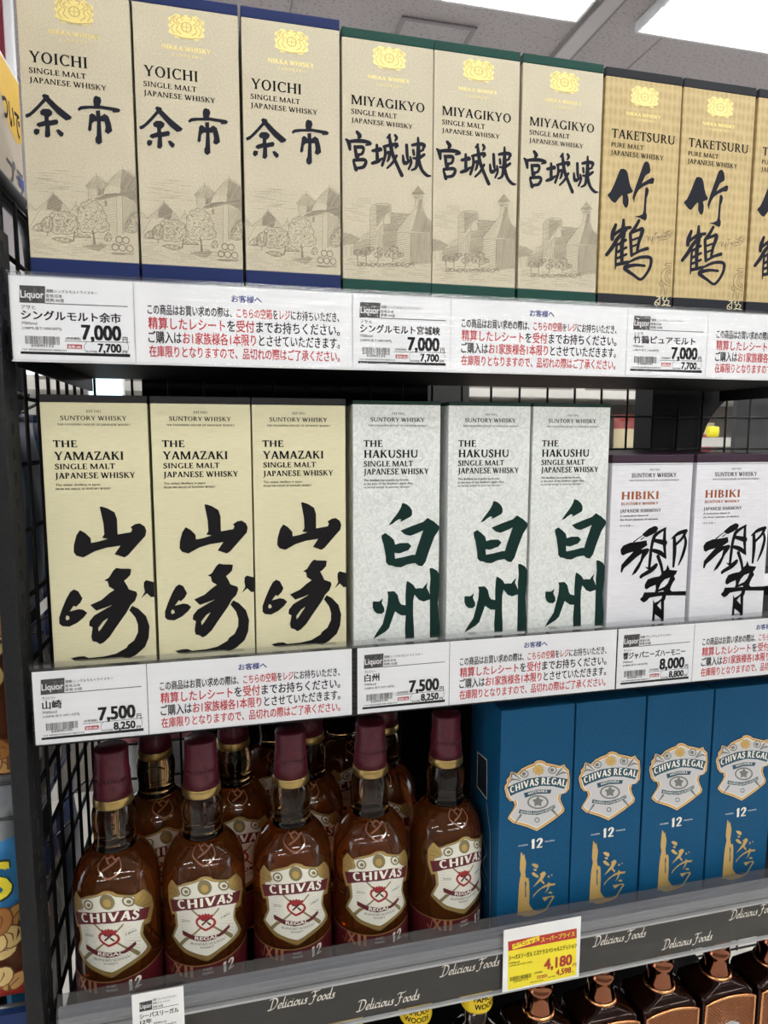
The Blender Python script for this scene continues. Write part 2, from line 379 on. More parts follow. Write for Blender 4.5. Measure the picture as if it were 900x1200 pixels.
('P',1,'darkblue',[399,2181,438,2186,487,2171,527,2142,606,2119,686,2091,734,2104,751,2069,792,2030,799,1977,806,1919,805,1814,767,1771,717,1768,704,1712,721,1662,758,1590,750,1552,628,1473,511,1413,434,1378,315,1441,148,1512,89,1568,98,1595,144,1664,162,1709,147,1758,108,1763,69,1815,43,1912,47,1949,70,1974,64,2012,96,2045,109,2094,133,2091,182,2067,238,2116,314,2144,371,2156],[]),
('P',2,'cream',[400,2169,438,2174,485,2159,524,2131,600,2109,678,2082,726,2095,742,2061,782,2024,788,1972,795,1915,792,1813,754,1771,704,1768,691,1715,708,1667,746,1597,738,1560,620,1484,508,1425,433,1390,318,1452,157,1520,99,1574,108,1601,155,1668,174,1712,159,1759,121,1764,81,1814,55,1908,59,1943,81,1967,75,2004,107,2036,119,2085,142,2082,190,2057,244,2105,317,2132,373,2144],[]),
('P',3,'tan',[400,2165,437,2170,484,2155,523,2128,599,2105,676,2079,724,2093,739,2058,779,2022,785,1970,791,1914,788,1813,750,1771,700,1769,687,1716,704,1669,742,1599,735,1563,618,1488,507,1429,433,1394,319,1456,159,1523,102,1576,111,1602,159,1670,177,1713,163,1759,124,1764,85,1813,59,1906,62,1942,85,1965,79,2002,110,2034,122,2082,145,2079,193,2054,246,2101,318,2128,373,2140],[]),
('P',4,'cream',[402,2139,437,2145,481,2131,516,2104,588,2084,660,2060,707,2075,721,2042,759,2008,763,1958,767,1905,762,1810,723,1772,673,1769,660,1723,678,1679,717,1613,711,1579,602,1512,501,1455,433,1420,327,1479,176,1539,122,1588,132,1614,181,1679,201,1719,188,1761,150,1765,111,1811,84,1897,87,1931,109,1952,101,1987,131,2017,141,2063,164,2059,210,2033,259,2077,326,2103,377,2114],[]),
('P',5,'silver',[403,2132,436,2137,480,2123,514,2097,584,2078,656,2055,703,2070,716,2037,753,2004,757,1955,760,1902,755,1809,715,1772,665,1770,652,1724,670,1682,710,1617,704,1584,598,1519,499,1463,433,1428,329,1486,181,1544,128,1592,139,1617,188,1681,208,1721,195,1761,157,1765,119,1810,91,1895,94,1927,116,1948,108,1983,138,2011,147,2057,169,2053,216,2026,263,2070,328,2096,378,2107],[]),
('P',6,'teal',[80,1926,184,1959,318,1989,454,1991,611,1972,771,1928,735,1823,595,1870,457,1892,321,1876,187,1846,121,1822],[]),
('A',7,'cream','flare','CHIVAS REGAL',[118,1855,196,1872,282,1895,379,1905,476,1905,574,1895,654,1875,739,1851],73),
('P',6,'teal',[269,1836,419,1854,586,1833,573,1792,420,1807,285,1782],[]),
('A',7,'cream','serif','MIZUNARA',[318,1809,420,1824,538,1810],24),
('P',6,'grey',[556,1699,554,1681,545,1666,531,1653,512,1643,489,1637,463,1635,435,1637,408,1642,382,1652,359,1664,339,1679,324,1696,315,1713,311,1731,314,1748,322,1763,336,1776,355,1786,378,1792,403,1795,431,1793,458,1788,484,1778,508,1766,528,1751,543,1734,552,1716],[[536,1701,534,1688,527,1676,515,1666,499,1658,480,1654,458,1652,435,1654,412,1658,390,1666,370,1676,354,1688,341,1701,333,1715,331,1729,333,1742,340,1754,352,1764,368,1771,387,1776,408,1777,431,1776,454,1771,476,1764,496,1754,512,1742,525,1729,533,1715]]),
('P',6,'grey',[431,1784,456,1747,498,1731,472,1703,475,1662,434,1682,394,1673,394,1713,367,1748,408,1754],[]),
('P',7,'teal',[226,1662,319,1631,436,1615,544,1629,626,1660,638,1625,545,1590,437,1572,320,1593,218,1621],[]),
('A',8,'cream','serif','BLENDED SCOTCH WHISKY',[237,1625,329,1600,437,1584,545,1600,630,1631],21),
('P',6,'gold2',[499,2061,495,2055,486,2051,481,2047,482,2040,485,2031,484,2023,475,2022,464,2025,456,2026,452,2020,448,2011,441,2007,433,2011,425,2019,419,2025,411,2023,402,2019,393,2020,388,2028,387,2038,385,2045,377,2048,367,2051,360,2057,361,2064,367,2071,371,2077,367,2083,360,2091,359,2099,365,2103,376,2104,383,2105,384,2112,385,2121,389,2128,398,2127,408,2121,416,2117,422,2121,429,2128,438,2129,445,2123,449,2114,454,2107,462,2106,472,2107,481,2103,483,2095,480,2086,480,2080,485,2074,495,2068],[]),
('P',7,'tan',[450,2062,450,2057,448,2053,446,2049,442,2046,438,2043,433,2042,428,2042,423,2044,418,2046,413,2049,409,2053,406,2058,404,2063,404,2068,404,2073,406,2077,408,2081,412,2085,416,2087,421,2088,426,2088,432,2087,437,2084,441,2081,445,2077,448,2072,450,2067],[]),
('P',6,'grey',[319,2041,318,2031,314,2023,308,2015,301,2009,291,2005,281,2003,270,2004,258,2006,248,2011,238,2017,230,2025,224,2034,220,2043,218,2053,219,2062,223,2071,228,2079,236,2084,245,2088,256,2090,267,2090,278,2088,289,2083,299,2077,307,2069,313,2060,317,2051],[[307,2042,306,2035,303,2029,299,2023,293,2019,286,2016,278,2015,269,2015,261,2017,252,2020,245,2025,239,2031,234,2037,231,2044,230,2052,231,2059,233,2065,238,2070,244,2075,251,2078,259,2079,267,2079,276,2077,284,2074,292,2069,298,2063,303,2057,306,2049]]),
('P',6,'grey',[287,2045,286,2040,285,2036,282,2032,278,2030,274,2028,269,2027,264,2027,259,2028,254,2030,250,2033,246,2037,243,2041,241,2046,240,2050,241,2055,242,2059,245,2063,249,2065,253,2067,258,2068,263,2068,268,2067,273,2065,277,2062,281,2058,284,2054,286,2049],[]),
('P',6,'grey',[640,2044,639,2034,635,2026,630,2018,622,2012,612,2008,601,2006,590,2007,579,2009,568,2014,558,2020,549,2028,543,2037,539,2047,537,2056,538,2066,542,2075,548,2082,555,2088,565,2092,576,2094,587,2094,598,2091,609,2087,619,2080,628,2073,634,2064,638,2054],[[628,2045,627,2038,625,2032,620,2026,614,2022,607,2019,598,2018,590,2018,581,2020,572,2023,565,2028,558,2034,554,2041,550,2048,549,2055,550,2062,553,2069,557,2074,563,2078,570,2081,579,2083,587,2082,596,2081,605,2077,612,2072,619,2067,624,2060,627,2053]]),
('P',6,'grey',[607,2048,607,2043,605,2039,603,2036,599,2033,595,2031,590,2030,584,2030,579,2031,574,2033,569,2036,566,2040,563,2044,561,2049,560,2054,560,2058,562,2062,565,2066,568,2069,573,2071,578,2072,583,2072,588,2071,593,2068,598,2065,602,2062,605,2057,607,2053],[]),
('S',6,'grey',[103,1969,7,136,2003,20,222,1983,7]),
('S',6,'grey',[136,1993,7,134,2068,20,231,1991,7]),
('S',6,'grey',[625,1980,7,668,2022,20,711,2073,7]),
('S',6,'grey',[640,1982,7,708,2007,20,758,1992,7]),
('S',6,'grey',[177,1513,9,242,1594,27]),
('S',6,'grey',[676,1519,9,604,1601,27]),
('P',6,'teal',[459,1511,458,1505,456,1500,453,1495,448,1492,443,1489,437,1488,430,1488,424,1490,417,1493,412,1497,407,1502,403,1507,401,1513,400,1519,401,1525,403,1531,406,1535,410,1539,416,1541,422,1542,429,1542,435,1541,441,1538,447,1534,452,1529,456,1523,458,1517],[[450,1512,450,1508,448,1505,446,1502,443,1499,439,1498,435,1497,430,1497,425,1498,421,1500,417,1503,414,1506,411,1510,409,1514,409,1518,409,1522,411,1526,413,1529,416,1531,420,1533,424,1534,429,1534,433,1532,438,1530,442,1528,445,1524,448,1521,449,1517]]),
('T',1,'cream','flare','12',372,505,1194,108),
('T',1,'cream','sans','AGED',225,334,1243,15),
('T',1,'cream','sans','YEARS',523,642,1246,15),
('P',1,'gold2',[257,1179,274,1160,284,1129,298,1152,304,1109,320,1056,318,997,312,938,325,872,351,872,361,828,369,707,369,570,392,527,427,486,472,470,524,465,567,483,609,545,643,600,607,606,547,569,519,617,589,616,646,617,665,596,652,581,610,519,577,464,516,440,455,429,377,422,316,433,273,458,238,455,240,558,241,661,246,796,253,863,264,929,250,982,251,1067,254,1134],[[312,836,321,647,334,662,324,766,332,799,326,834]]),
('P',1,'gold2',[381,1021,411,1026,455,1005,464,978,448,963,412,986],[]),
('P',1,'gold2',[404,962,439,960,447,938,423,936],[]),
('P',1,'gold2',[384,918,414,926,459,885,477,860,451,856,407,885],[]),
('P',1,'gold2',[484,893,519,914,545,909,556,882,529,843,513,816,540,790,541,764,523,776,496,810,462,786,406,752,444,797,486,850,494,875],[]),
('P',1,'gold2',[581,865,599,849,591,829,577,844],[]),
('P',1,'gold2',[616,872,634,856,621,845],[]),
('P',1,'gold2',[584,783,602,771,606,762,672,755,664,735,603,737,587,696,549,655,569,699,581,736,507,718,448,677,406,628,418,665,473,715,533,748,580,762],[]),
('P',1,'gold2',[588,666,623,668,641,648,624,642,593,652],[]),
],
'chivas':[
('P',1,'goldl',[-392,1238,-333,1330,-268,1290,-190,1330,-82,1363,-40,1386,2,1392,55,1373,87,1344,233,1279,331,1278,420,1158,446,1042,392,909,318,926,305,838,387,655,367,622,226,600,111,571,10,526,-105,576,-214,620,-318,701,-352,736,-320,819,-297,873,-313,986,-349,974,-391,1086],[]),
('P',2,'label',[-319,1160,-238,1208,-256,1281,-157,1320,-41,1357,12,1369,75,1325,180,1284,233,1262,244,1177,343,1078,319,962,301,950,280,849,347,685,317,659,136,618,12,576,-104,617,-201,657,-309,740,-330,750,-278,867,-276,902,-291,1016,-332,1027],[]),
('S',2,'olive',[-392,1238,5,-333,1330,5,-268,1290,5,-190,1330,5,-82,1363,5,-40,1386,5,2,1392,5,55,1373,5,87,1344,5,233,1279,5,331,1278,5,420,1158,5,446,1042,5,392,909,5,318,926,5,305,838,5,387,655,5,367,622,5,226,600,5,111,571,5,10,526,5,-105,576,5,-214,620,5,-318,701,5,-352,736,5,-320,819,5,-297,873,5,-313,986,5,-349,974,5,-391,1086,5,-392,1238,5]),
('S',3,'olive',[-319,1160,6,-238,1208,6,-256,1281,6,-157,1320,6,-41,1357,6,12,1369,6,75,1325,6,180,1284,6,233,1262,6,244,1177,6,343,1078,6,319,962,6,301,950,6,280,849,6,347,685,6,317,659,6,136,618,6,12,576,6,-104,617,6,-201,657,6,-309,740,6,-330,750,6,-278,867,6,-276,902,6,-291,1016,6,-332,1027,6,-319,1160,6]),
('S',3,'olive',[-359,1239,7,-316,1231,7,-253,1200,7]),
('S',3,'olive',[-334,1295,7,-301,1258,7,-258,1222,7]),
('S',3,'olive',[-378,1186,7,-318,1189,7,-253,1182,7]),
('S',3,'olive',[321,1249,7,293,1207,7,252,1185,7]),
('S',3,'olive',[381,1173,7,336,1155,7,267,1158,7]),
('S',3,'olive',[416,1094,7,355,1112,7,282,1137,7]),
('S',3,'lgrey',[131,871,2,278,784,5]),
('S',3,'lgrey',[129,854,2,273,755,5]),
('S',3,'lgrey',[125,837,2,262,730,5]),
('S',3,'lgrey',[119,823,2,245,711,5]),
('S',3,'lgrey',[111,810,2,224,697,5]),
('S',3,'lgrey',[101,800,2,199,688,5]),
('S',3,'lgrey',[89,791,2,172,682,5]),
('S',3,'lgrey',[76,784,2,143,680,5]),
('S',3,'lgrey',[61,780,2,113,681,5]),
('S',3,'lgrey',[46,777,2,83,685,5]),
('S',3,'lgrey',[30,777,2,53,692,5]),
('S',3,'lgrey',[14,778,2,24,700,5]),
('S',3,'lgrey',[-3,782,2,-4,711,5]),
('S',3,'lgrey',[-19,787,2,-31,716,5]),
('S',3,'lgrey',[-35,794,2,-60,723,5]),
('S',3,'lgrey',[-50,803,2,-88,732,5]),
('S',3,'lgrey',[-65,813,2,-115,744,5]),
('S',3,'lgrey',[-78,825,2,-142,758,5]),
('S',3,'lgrey',[-90,839,2,-168,775,5]),
('S',3,'lgrey',[-101,853,2,-191,794,5]),
('S',3,'lgrey',[-110,869,2,-211,815,5]),
('S',3,'lgrey',[-117,886,2,-228,840,5]),
('S',3,'lgrey',[-122,903,2,-240,867,5]),
('S',3,'lgrey',[-125,921,2,-248,896,5]),
('S',3,'lgrey',[-126,939,2,-250,927,5]),
('S',3,'lgrey',[-125,958,2,-247,959,5]),
('S',3,'lgrey',[-121,975,2,-239,991,5]),
('S',3,'lgrey',[-116,992,2,-226,1023,5]),
('S',3,'lgrey',[-109,1009,2,-209,1053,5]),
('S',3,'lgrey',[-99,1023,2,-189,1079,5]),
('S',3,'lgrey',[-88,1036,2,-165,1103,5]),
('S',3,'lgrey',[-76,1047,2,-140,1121,5]),
('S',3,'lgrey',[-63,1056,2,-113,1135,5]),
('S',3,'lgrey',[-48,1062,2,-85,1143,5]),
('S',3,'lgrey',[-33,1065,2,-57,1145,5]),
('S',3,'lgrey',[-17,1066,2,-29,1143,5]),
('S',3,'lgrey',[-1,1063,2,-1,1135,5]),
('S',3,'lgrey',[16,1058,2,26,1128,5]),
('S',3,'lgrey',[32,1050,2,55,1118,5]),
('S',3,'lgrey',[48,1040,2,84,1102,5]),
('S',3,'lgrey',[63,1027,2,114,1081,5]),
('S',3,'lgrey',[77,1011,2,143,1054,5]),
('S',3,'lgrey',[90,994,2,172,1023,5]),
('S',3,'lgrey',[102,976,2,199,988,5]),
('S',3,'lgrey',[112,957,2,224,949,5]),
('S',3,'lgrey',[120,937,2,245,909,5]),
('S',3,'lgrey',[126,916,2,262,869,5]),
('S',3,'lgrey',[130,897,2,273,830,5]),
('S',3,'lgrey',[131,877,2,278,795,5]),
('S',4,'olive',[-127,1071,15,251,675,19]),
('S',4,'olive',[124,1029,15,-247,697,19]),
('S',4,'olive',[177,763,31,251,675,35]),
('S',4,'olive',[-186,765,31,-247,697,35]),
('P',5,'maroon',[-365,1120,-195,1173,-35,1190,128,1174,393,1068,349,971,125,1064,-59,1076,-199,1057,-333,1005],[]),
('A',6,'cream','flare','CHIVAS',[-260,1062,-165,1080,-90,1089,-6,1092,80,1084,173,1061,267,1029],88),
('P',4,'olive',[65,1265,62,1248,57,1234,49,1222,38,1214,25,1208,11,1207,-3,1209,-17,1214,-31,1223,-43,1234,-53,1248,-60,1264,-64,1280,-65,1298,-63,1314,-58,1330,-50,1343,-39,1353,-27,1360,-13,1362,1,1361,15,1355,29,1346,41,1333,51,1317,59,1300,63,1282],[]),
('P',5,'goldl',[32,1264,31,1255,28,1248,24,1242,19,1237,12,1234,5,1233,-2,1234,-10,1237,-17,1242,-23,1248,-28,1255,-32,1263,-34,1272,-35,1281,-33,1289,-31,1297,-27,1304,-21,1309,-15,1312,-8,1313,0,1313,7,1310,14,1305,20,1298,26,1291,29,1282,32,1273],[]),
('P',4,'olive',[-126,1251,-128,1240,-132,1229,-138,1219,-146,1211,-156,1205,-166,1201,-178,1199,-189,1200,-200,1202,-210,1207,-218,1215,-224,1223,-227,1234,-228,1245,-227,1256,-222,1268,-216,1278,-207,1287,-197,1295,-186,1299,-174,1301,-163,1300,-153,1297,-144,1291,-136,1283,-130,1273,-127,1262],[[-141,1251,-142,1243,-145,1236,-149,1230,-155,1224,-162,1220,-169,1217,-177,1215,-185,1216,-192,1218,-199,1221,-205,1226,-209,1232,-211,1239,-212,1247,-211,1255,-208,1263,-203,1270,-197,1276,-190,1281,-183,1284,-175,1285,-167,1285,-160,1282,-153,1278,-148,1273,-144,1266,-142,1259]]),
('P',4,'olive',[-152,1249,-153,1245,-154,1241,-157,1237,-160,1234,-164,1232,-168,1230,-172,1230,-177,1230,-181,1231,-185,1233,-188,1236,-190,1239,-191,1243,-192,1247,-191,1251,-189,1255,-187,1259,-184,1262,-180,1264,-176,1266,-171,1267,-167,1266,-163,1265,-159,1263,-156,1260,-154,1257,-152,1253],[]),
('P',4,'olive',[240,1206,238,1196,232,1188,224,1183,214,1180,203,1181,190,1184,177,1189,164,1197,153,1207,142,1218,134,1230,128,1242,124,1255,123,1267,125,1278,129,1287,136,1293,145,1297,155,1299,167,1297,180,1291,193,1283,205,1273,217,1260,226,1247,234,1232,238,1219],[[220,1218,219,1211,215,1205,210,1201,203,1199,195,1200,186,1202,177,1205,168,1211,160,1218,153,1225,147,1234,143,1243,140,1251,139,1259,141,1267,144,1273,148,1277,155,1280,162,1280,170,1279,179,1275,188,1270,197,1262,205,1254,211,1245,216,1235,219,1226]]),
('P',4,'olive',[207,1223,206,1219,204,1216,201,1214,197,1213,193,1213,188,1215,183,1217,178,1220,173,1224,169,1228,165,1233,163,1238,161,1242,161,1247,162,1251,163,1254,166,1256,170,1257,174,1257,179,1256,184,1254,189,1251,194,1247,198,1242,202,1237,204,1232,206,1227],[]),
('P',6,'red',[-92,934,-89,963,-77,985,-59,992,-66,1016,-50,1018,-38,1004,-27,1021,-11,1007,0,1026,13,1006,32,1012,42,992,61,999,68,978,60,962,81,944,94,915,95,889,74,862,35,847,-5,837,-44,868,-76,901],[[-71,932,-69,955,-54,967,-31,963,-4,935,24,951,54,945,71,922,70,899,50,881,22,869,-4,862,-33,884,-57,907]]),
('P',5,'label',[-71,932,-69,955,-54,967,-31,963,-4,935,24,951,54,945,71,922,70,899,50,881,22,869,-4,862,-33,884,-57,907],[]),
('S',7,'darkred',[-32,909,17,27,959,21]),
('S',7,'darkred',[16,924,15,42,895,17]),
('S',7,'darkred',[-36,964,15,-21,951,12]),
('P',6,'maroon',[-224,843,-206,845,-119,807,-4,782,117,771,226,815,235,782,164,746,70,733,-16,732,-121,760,-219,802],[]),
('A',7,'cream','sansb','REGAL',[-105,763,-5,745,116,740],35),
('T',4,'grey','sans','ESTD',-221,-142,935,23),
('T',4,'grey','sans','1801',145,236,914,23),
('A',4,'grey','sans','BLENDED SCOTCH',[-144,714,-17,693,103,683,175,686],21),
('A',4,'grey','sans','WHISKY',[-60,665,3,656,68,653],21),
('T',12,'coppl','flare','XII',-332,-127,368,118),
('T',12,'cream','flare','12',144,266,349,110),
('T',12,'cream','sans','AGED',-38,46,436,24),
('T',12,'cream','sans','YEARS',-49,56,392,24),
('S',12,'coppl',[-385,410,8,-355,364,8,-332,469,8]),
],
'emboss':[
('S',1,'emb',[-140,1584,14,-149,1542,14,-90,1504,14,-6,1465,14,82,1482,14,142,1520,14,146,1558,14,134,1587,14,79,1580,14,23,1604,14,-48,1591,14,-100,1607,14,-140,1584,14]),
('S',1,'emb',[-70,1523,14,104,1577,14]),
('S',1,'emb',[-48,1581,14,-8,1561,14]),
],
'tag':[
('P',1,'darkbox',[66,-68,248,-66,241,-197,59,-199],[]),
('T',2,'dim','sansb','AI',133,235,-188,103),
('T',3,'paper','serifmix','Liquor',69,236,-161,56),
('T',1,'ink','jp','kind|',251,627,-113,24),
('T',1,'ink','jp','origin|',249,368,-150,24),
('T',1,'ink','jp','abv|',247,381,-183,24),
('S',1,'ink',[242,-197,6,848,-194,6]),
('T',1,'ink','jp','maker|',69,171,-246,30),
('T',1,'ink','jpb','name|',65,797,-324,68),
('T',1,'ink','sans','vol|700ml',63,175,-364,21),
('T',1,'ink','jp','unit|',68,350,-400,22),
('T',1,'ink','price','price|',495,794,-467,118),
('T',1,'ink','jpb','円',802,840,-474,41),
('B',1,'ink',85,-512,333,-449),
('T',1,'ink','sans','code|',125,289,-532,19),
('T',1,'ink','jp','(本体価格)',378,488,-469,20),
('S',1,'ink',[371,-481,4,853,-476,4]),
('P',1,'redbox',[387,-505,496,-505,494,-540,385,-539],[]),
('T',2,'paper','jpb','税率10%',393,487,-536,22),
('T',1,'ink','price','taxed|',613,790,-561,69),
('T',1,'ink','jpb','円',798,830,-570,30),
('T',1,'ink','jp','税込参考価格',526,607,-564,15),
('S',1,'ink',[532,-485,3,515,-506,3,511,-534,3,523,-562,3]),
('S',1,'ink',[833,-481,3,844,-501,3,842,-534,3,830,-557,3]),
('P',1,'ink',[47,-570,855,-568,854,-593,46,-590],[]),
('T',1,'ink','sans','tiny|',60,379,-561,13),
],
'notice':[
('T',1,'navy','jpb','お客様へ',766,1015,-119,54),
('T',1,'mix','jpb','この商品はお買い求めの際は、[こちらの空箱]を[レジ]にお持ちいただき、',101,1673,-245,76),
('T',1,'mix','jpb','[精算したレシート]を[受付]までお持ちください。',103,1678,-360,89),
('T',1,'mix','jpb','ご購入は[お1家族様各1本限り]とさせていただきます。',99,1678,-471,89),
('T',1,'mix','jpb','[在庫限りとなりますので、品切れの際はご了承ください。]',102,1677,-582,85),
],
'yellowtag':[
('P',1,'yellow',[48,-134,824,-128,839,-668,60,-682],[]),
('P',2,'redbox',[48,-134,824,-128,828,-238,56,-238],[]),
('P',3,'yellow',[94,-173,399,-130,399,-193,101,-232],[]),
('T',4,'redbox','jpb','スペシャル',105,392,-204,51),
('T',4,'yellow','jpb','スーパープライス',418,802,-210,55),
('T',2,'ink','jpb','シーパスリーガル ミズナラスペシャルエディション',60,833,-348,52),
('T',2,'ink','sans','700ml',65,182,-391,20),
('T',2,'ink','jp','(100ML当り597.15円)',71,322,-419,17),
('T',2,'dred','price','4,180',460,784,-535,123),
('T',2,'dred','jpb','円',791,835,-562,40),
('T',2,'dred','price','4,598',600,776,-626,67),
('T',2,'dred','jpb','円',786,810,-633,20),
('B',2,'ink',81,-587,317,-540),
('T',2,'ink','sans','20489 216',124,284,-607,15),
('T',2,'ink','jp','(本体価格)',353,445,-556,17),
('P',2,'redbox',[386,-587,500,-589,501,-621,387,-620],[]),
('T',3,'yellow','jpb','税率10%',392,495,-614,20),
('T',2,'ink','jp','税込参考価格',512,594,-633,11),
('T',2,'ink','sans','4901234 70160',307,458,-651,11),
],
'whitetag':[
('P',1,'darkbox',[64,-85,172,-80,169,-174,61,-177],[]),
('T',2,'paper','serifmix','Liquor',68,166,-147,45),
('T',1,'ink','jp','酒類:ブレンデッドウイスキー',178,389,-93,22),
('T',1,'ink','jp','産地:スコットランド',177,325,-127,23),
('T',1,'ink','jp','度数:40度',175,264,-163,22),
('S',1,'ink',[172,-175,5,396,-171,5]),
('T',1,'ink','jpb','シーパスリーガル',61,397,-248,49),
('T',1,'ink','jpb','12年',63,164,-302,43),
('T',1,'ink','sans','700ml',176,285,-323,18),
('T',1,'ink','jp','(100ML当り426円)',165,371,-355,18),
('T',1,'crimson','price','2,980',137,368,-429,68),
],
}
SCRIPT=[(0.0125,-0.6735),(0.0984,-0.6935),(0.1843,-0.6735),(0.2702,-0.6935),(0.3561,-0.6735),(0.4420,-0.6935),(0.5279,-0.6735),(0.6138,-0.6935),(0.6997,-0.6735),(0.7856,-0.6935),(0.8715,-0.6735)]

# ---------------------------------------------------------------- materials
def lin(c): return tuple(((x/255)/12.92 if x/255 <= .04045 else ((x/255+.055)/1.055)**2.4) for x in c)
MATS = {}
def mat(name, c, rough=.6, metal=0., spec=.5, emit=0., coat=0.):
    if name in MATS: return MATS[name]
    m = bpy.data.materials.new(name); m.use_nodes = True; b = m.node_tree.nodes['Principled BSDF']
    b.inputs['Base Color'].default_value = (*lin(c), 1); b.inputs['Roughness'].default_value = rough
    b.inputs['Metallic'].default_value = metal; b.inputs['Specular IOR Level'].default_value = spec
    b.inputs['Coat Weight'].default_value = coat
    if emit:
        b.inputs['Emission Color'].default_value = (*lin(c), 1); b.inputs['Emission Strength'].default_value = emit
    MATS[name] = m; return m
def nd(m, t, **k):
    n = m.node_tree.nodes.new(t)
    for a, v in k.items():
        if a[0] == 'i' and a[1:].isdigit(): n.inputs[int(a[1:])].default_value = v
        elif a.startswith('in_'): n.inputs[a[3:].replace('_', ' ')].default_value = v
        else: setattr(n, a, v)
    return n
def lk(m, a, b): m.node_tree.links.new(a, b)
def noisy(name, c1, c2, scale, rough=.6, stretch=(1, 1, 1), detail=3, lo=.4, hi=.6, bump=0., spec=.5, kind='noise', metal=0., dist=0.):
    m = mat(name, c1, rough, metal, spec); b = m.node_tree.nodes['Principled BSDF']
    tc = nd(m, 'ShaderNodeTexCoord'); mp = nd(m, 'ShaderNodeMapping'); mp.inputs['Scale'].default_value = stretch
    lk(m, tc.outputs['Object'], mp.inputs[0])
    if kind == 'noise':
        t = nd(m, 'ShaderNodeTexNoise'); t.inputs['Scale'].default_value = scale; t.inputs['Detail'].default_value = detail; t.inputs['Distortion'].default_value = dist; out = t.outputs[0]
    elif kind == 'wave':
        t = nd(m, 'ShaderNodeTexWave'); t.inputs['Scale'].default_value = scale; t.inputs['Distortion'].default_value = dist; out = t.outputs[1]
    else:
        t = nd(m, 'ShaderNodeTexVoronoi'); t.feature = kind; t.inputs['Scale'].default_value = scale; out = t.outputs[0]
    lk(m, mp.outputs[0], t.inputs['Vector'])
    r = nd(m, 'ShaderNodeValToRGB'); r.color_ramp.elements[0].position = lo; r.color_ramp.elements[1].position = hi
    r.color_ramp.elements[0].color = (*lin(c1), 1); r.color_ramp.elements[1].color = (*lin(c2), 1)
    lk(m, out, r.inputs[0]); lk(m, r.outputs[0], b.inputs['Base Color'])
    if bump:
        bp = nd(m, 'ShaderNodeBump'); bp.inputs['Strength'].default_value = bump; bp.inputs['Distance'].default_value = .001
        lk(m, out, bp.inputs['Height']); lk(m, bp.outputs[0], b.inputs['Normal'])
    return m
INK = dict(ink=mat('black ink', (18, 18, 22), .6, 0, .12), brush=mat('brush ink', (34, 35, 46), .6, 0, .12), etch=mat('etching ink', (150, 140, 122), .6),
  gold=mat('gold foil', (240, 222, 146), .35, .25), gold2=mat('antique gold foil', (206, 172, 104), .38, .35), whitegold=mat('pale gold ink', (215, 205, 170), .4, .3),
  sign=mat('brown ink', (96, 80, 60), .5), copper=mat('copper ink', (176, 98, 52), .4, .3), darkblue=mat('dark navy ink', (18, 34, 46), .5), cream=mat('cream ink', (240, 236, 224), .5),
  tan=mat('tan ink', (206, 160, 92), .5), silver=mat('silver print', (200, 198, 200), .45), teal=mat('teal ink', (26, 74, 92), .5), grey=mat('grey ink', (112, 116, 112), .5),
  goldl=mat('label gold', (190, 158, 92), .35, .6), label=mat('label paper', (226, 224, 212), .5), lgrey=mat('light grey ink', (188, 186, 176), .5), olive=mat('olive ink', (128, 118, 82), .5),
  maroon=mat('maroon ink', (92, 22, 32), .45), red=mat('red ink', (150, 30, 34), .45), darkred=mat('dark red ink', (70, 24, 26), .45), coppl=mat('rose copper foil', (214, 150, 112), .4, .4),
  darkbox=mat('charcoal print', (58, 58, 60), .5), dim=mat('dim print', (84, 84, 86), .5), paper=mat('paper white ink', (240, 240, 242), .5), redbox=mat('red print', (186, 44, 52), .5), yellow=mat('yellow print', (246, 228, 50), .5),
  navy=mat('navy ink', (44, 60, 140), .5), dred=mat('brick red ink', (176, 58, 40), .5), crimson=mat('crimson ink', (200, 30, 60), .5), mixred=mat('red notice ink', (196, 40, 50), .5),
  brushk=mat('sumi ink', (26, 24, 26), .6, 0, .12), brushg=mat('green ink', (20, 46, 42), .6, 0, .12), brushb=mat('jet ink', (8, 8, 11), .6, 0, .12), crestline=mat('crest line', (198, 176, 118), .5, .1), emb=mat('embossed glass', (128, 84, 62), .05, 0, .8))
# ---------------------------------------------------------------- lettering
_tc = {}
def txt(body, off=0., mixed=False):
    """built-in font -> (verts2d, faces, matflag per face)"""
    k = (body, off, mixed)
    if k in _tc: return _tc[k]
    cu = bpy.data.curves.new('t', 'FONT'); cu.resolution_u = 3
    flags = []; plain = ''; on = 0
    if mixed:
        for ch in body:
            if ch == '[': on = 1
            elif ch == ']': on = 0
            else: plain += ch; flags.append(on)
    else: plain = body
    cu.body = plain
    if mixed:
        for n in 'ab': cu.materials.append(bpy.data.materials[0])
        for i_, fl in enumerate(flags): cu.body_format[i_].material_index = fl
    ob = bpy.data.objects.new('t', cu); COL.objects.link(ob)
    dg = bpy.context.evaluated_depsgraph_get(); me = bpy.data.meshes.new_from_object(ob.evaluated_get(dg))
    r = ([(v.co.x, v.co.y) for v in me.vertices], [tuple(p.vertices) for p in me.polygons], [p.material_index for p in me.polygons])
    bpy.data.objects.remove(ob); bpy.data.curves.remove(cu); bpy.data.meshes.remove(me)
    if off > .006:
        v0, f0, m0 = r; n = len(v0); v, f, m = [], [], []
        for q, (dx, dy) in enumerate(((-off, -off*.6), (off, -off*.6), (-off, off*.6), (off, off*.6))):
            v += [(x+dx, y+dy) for x, y in v0]; f += [tuple(i_+n*q for i_ in p) for p in f0]; m += m0
        r = (v, f, m)
    _tc[k] = r; return r
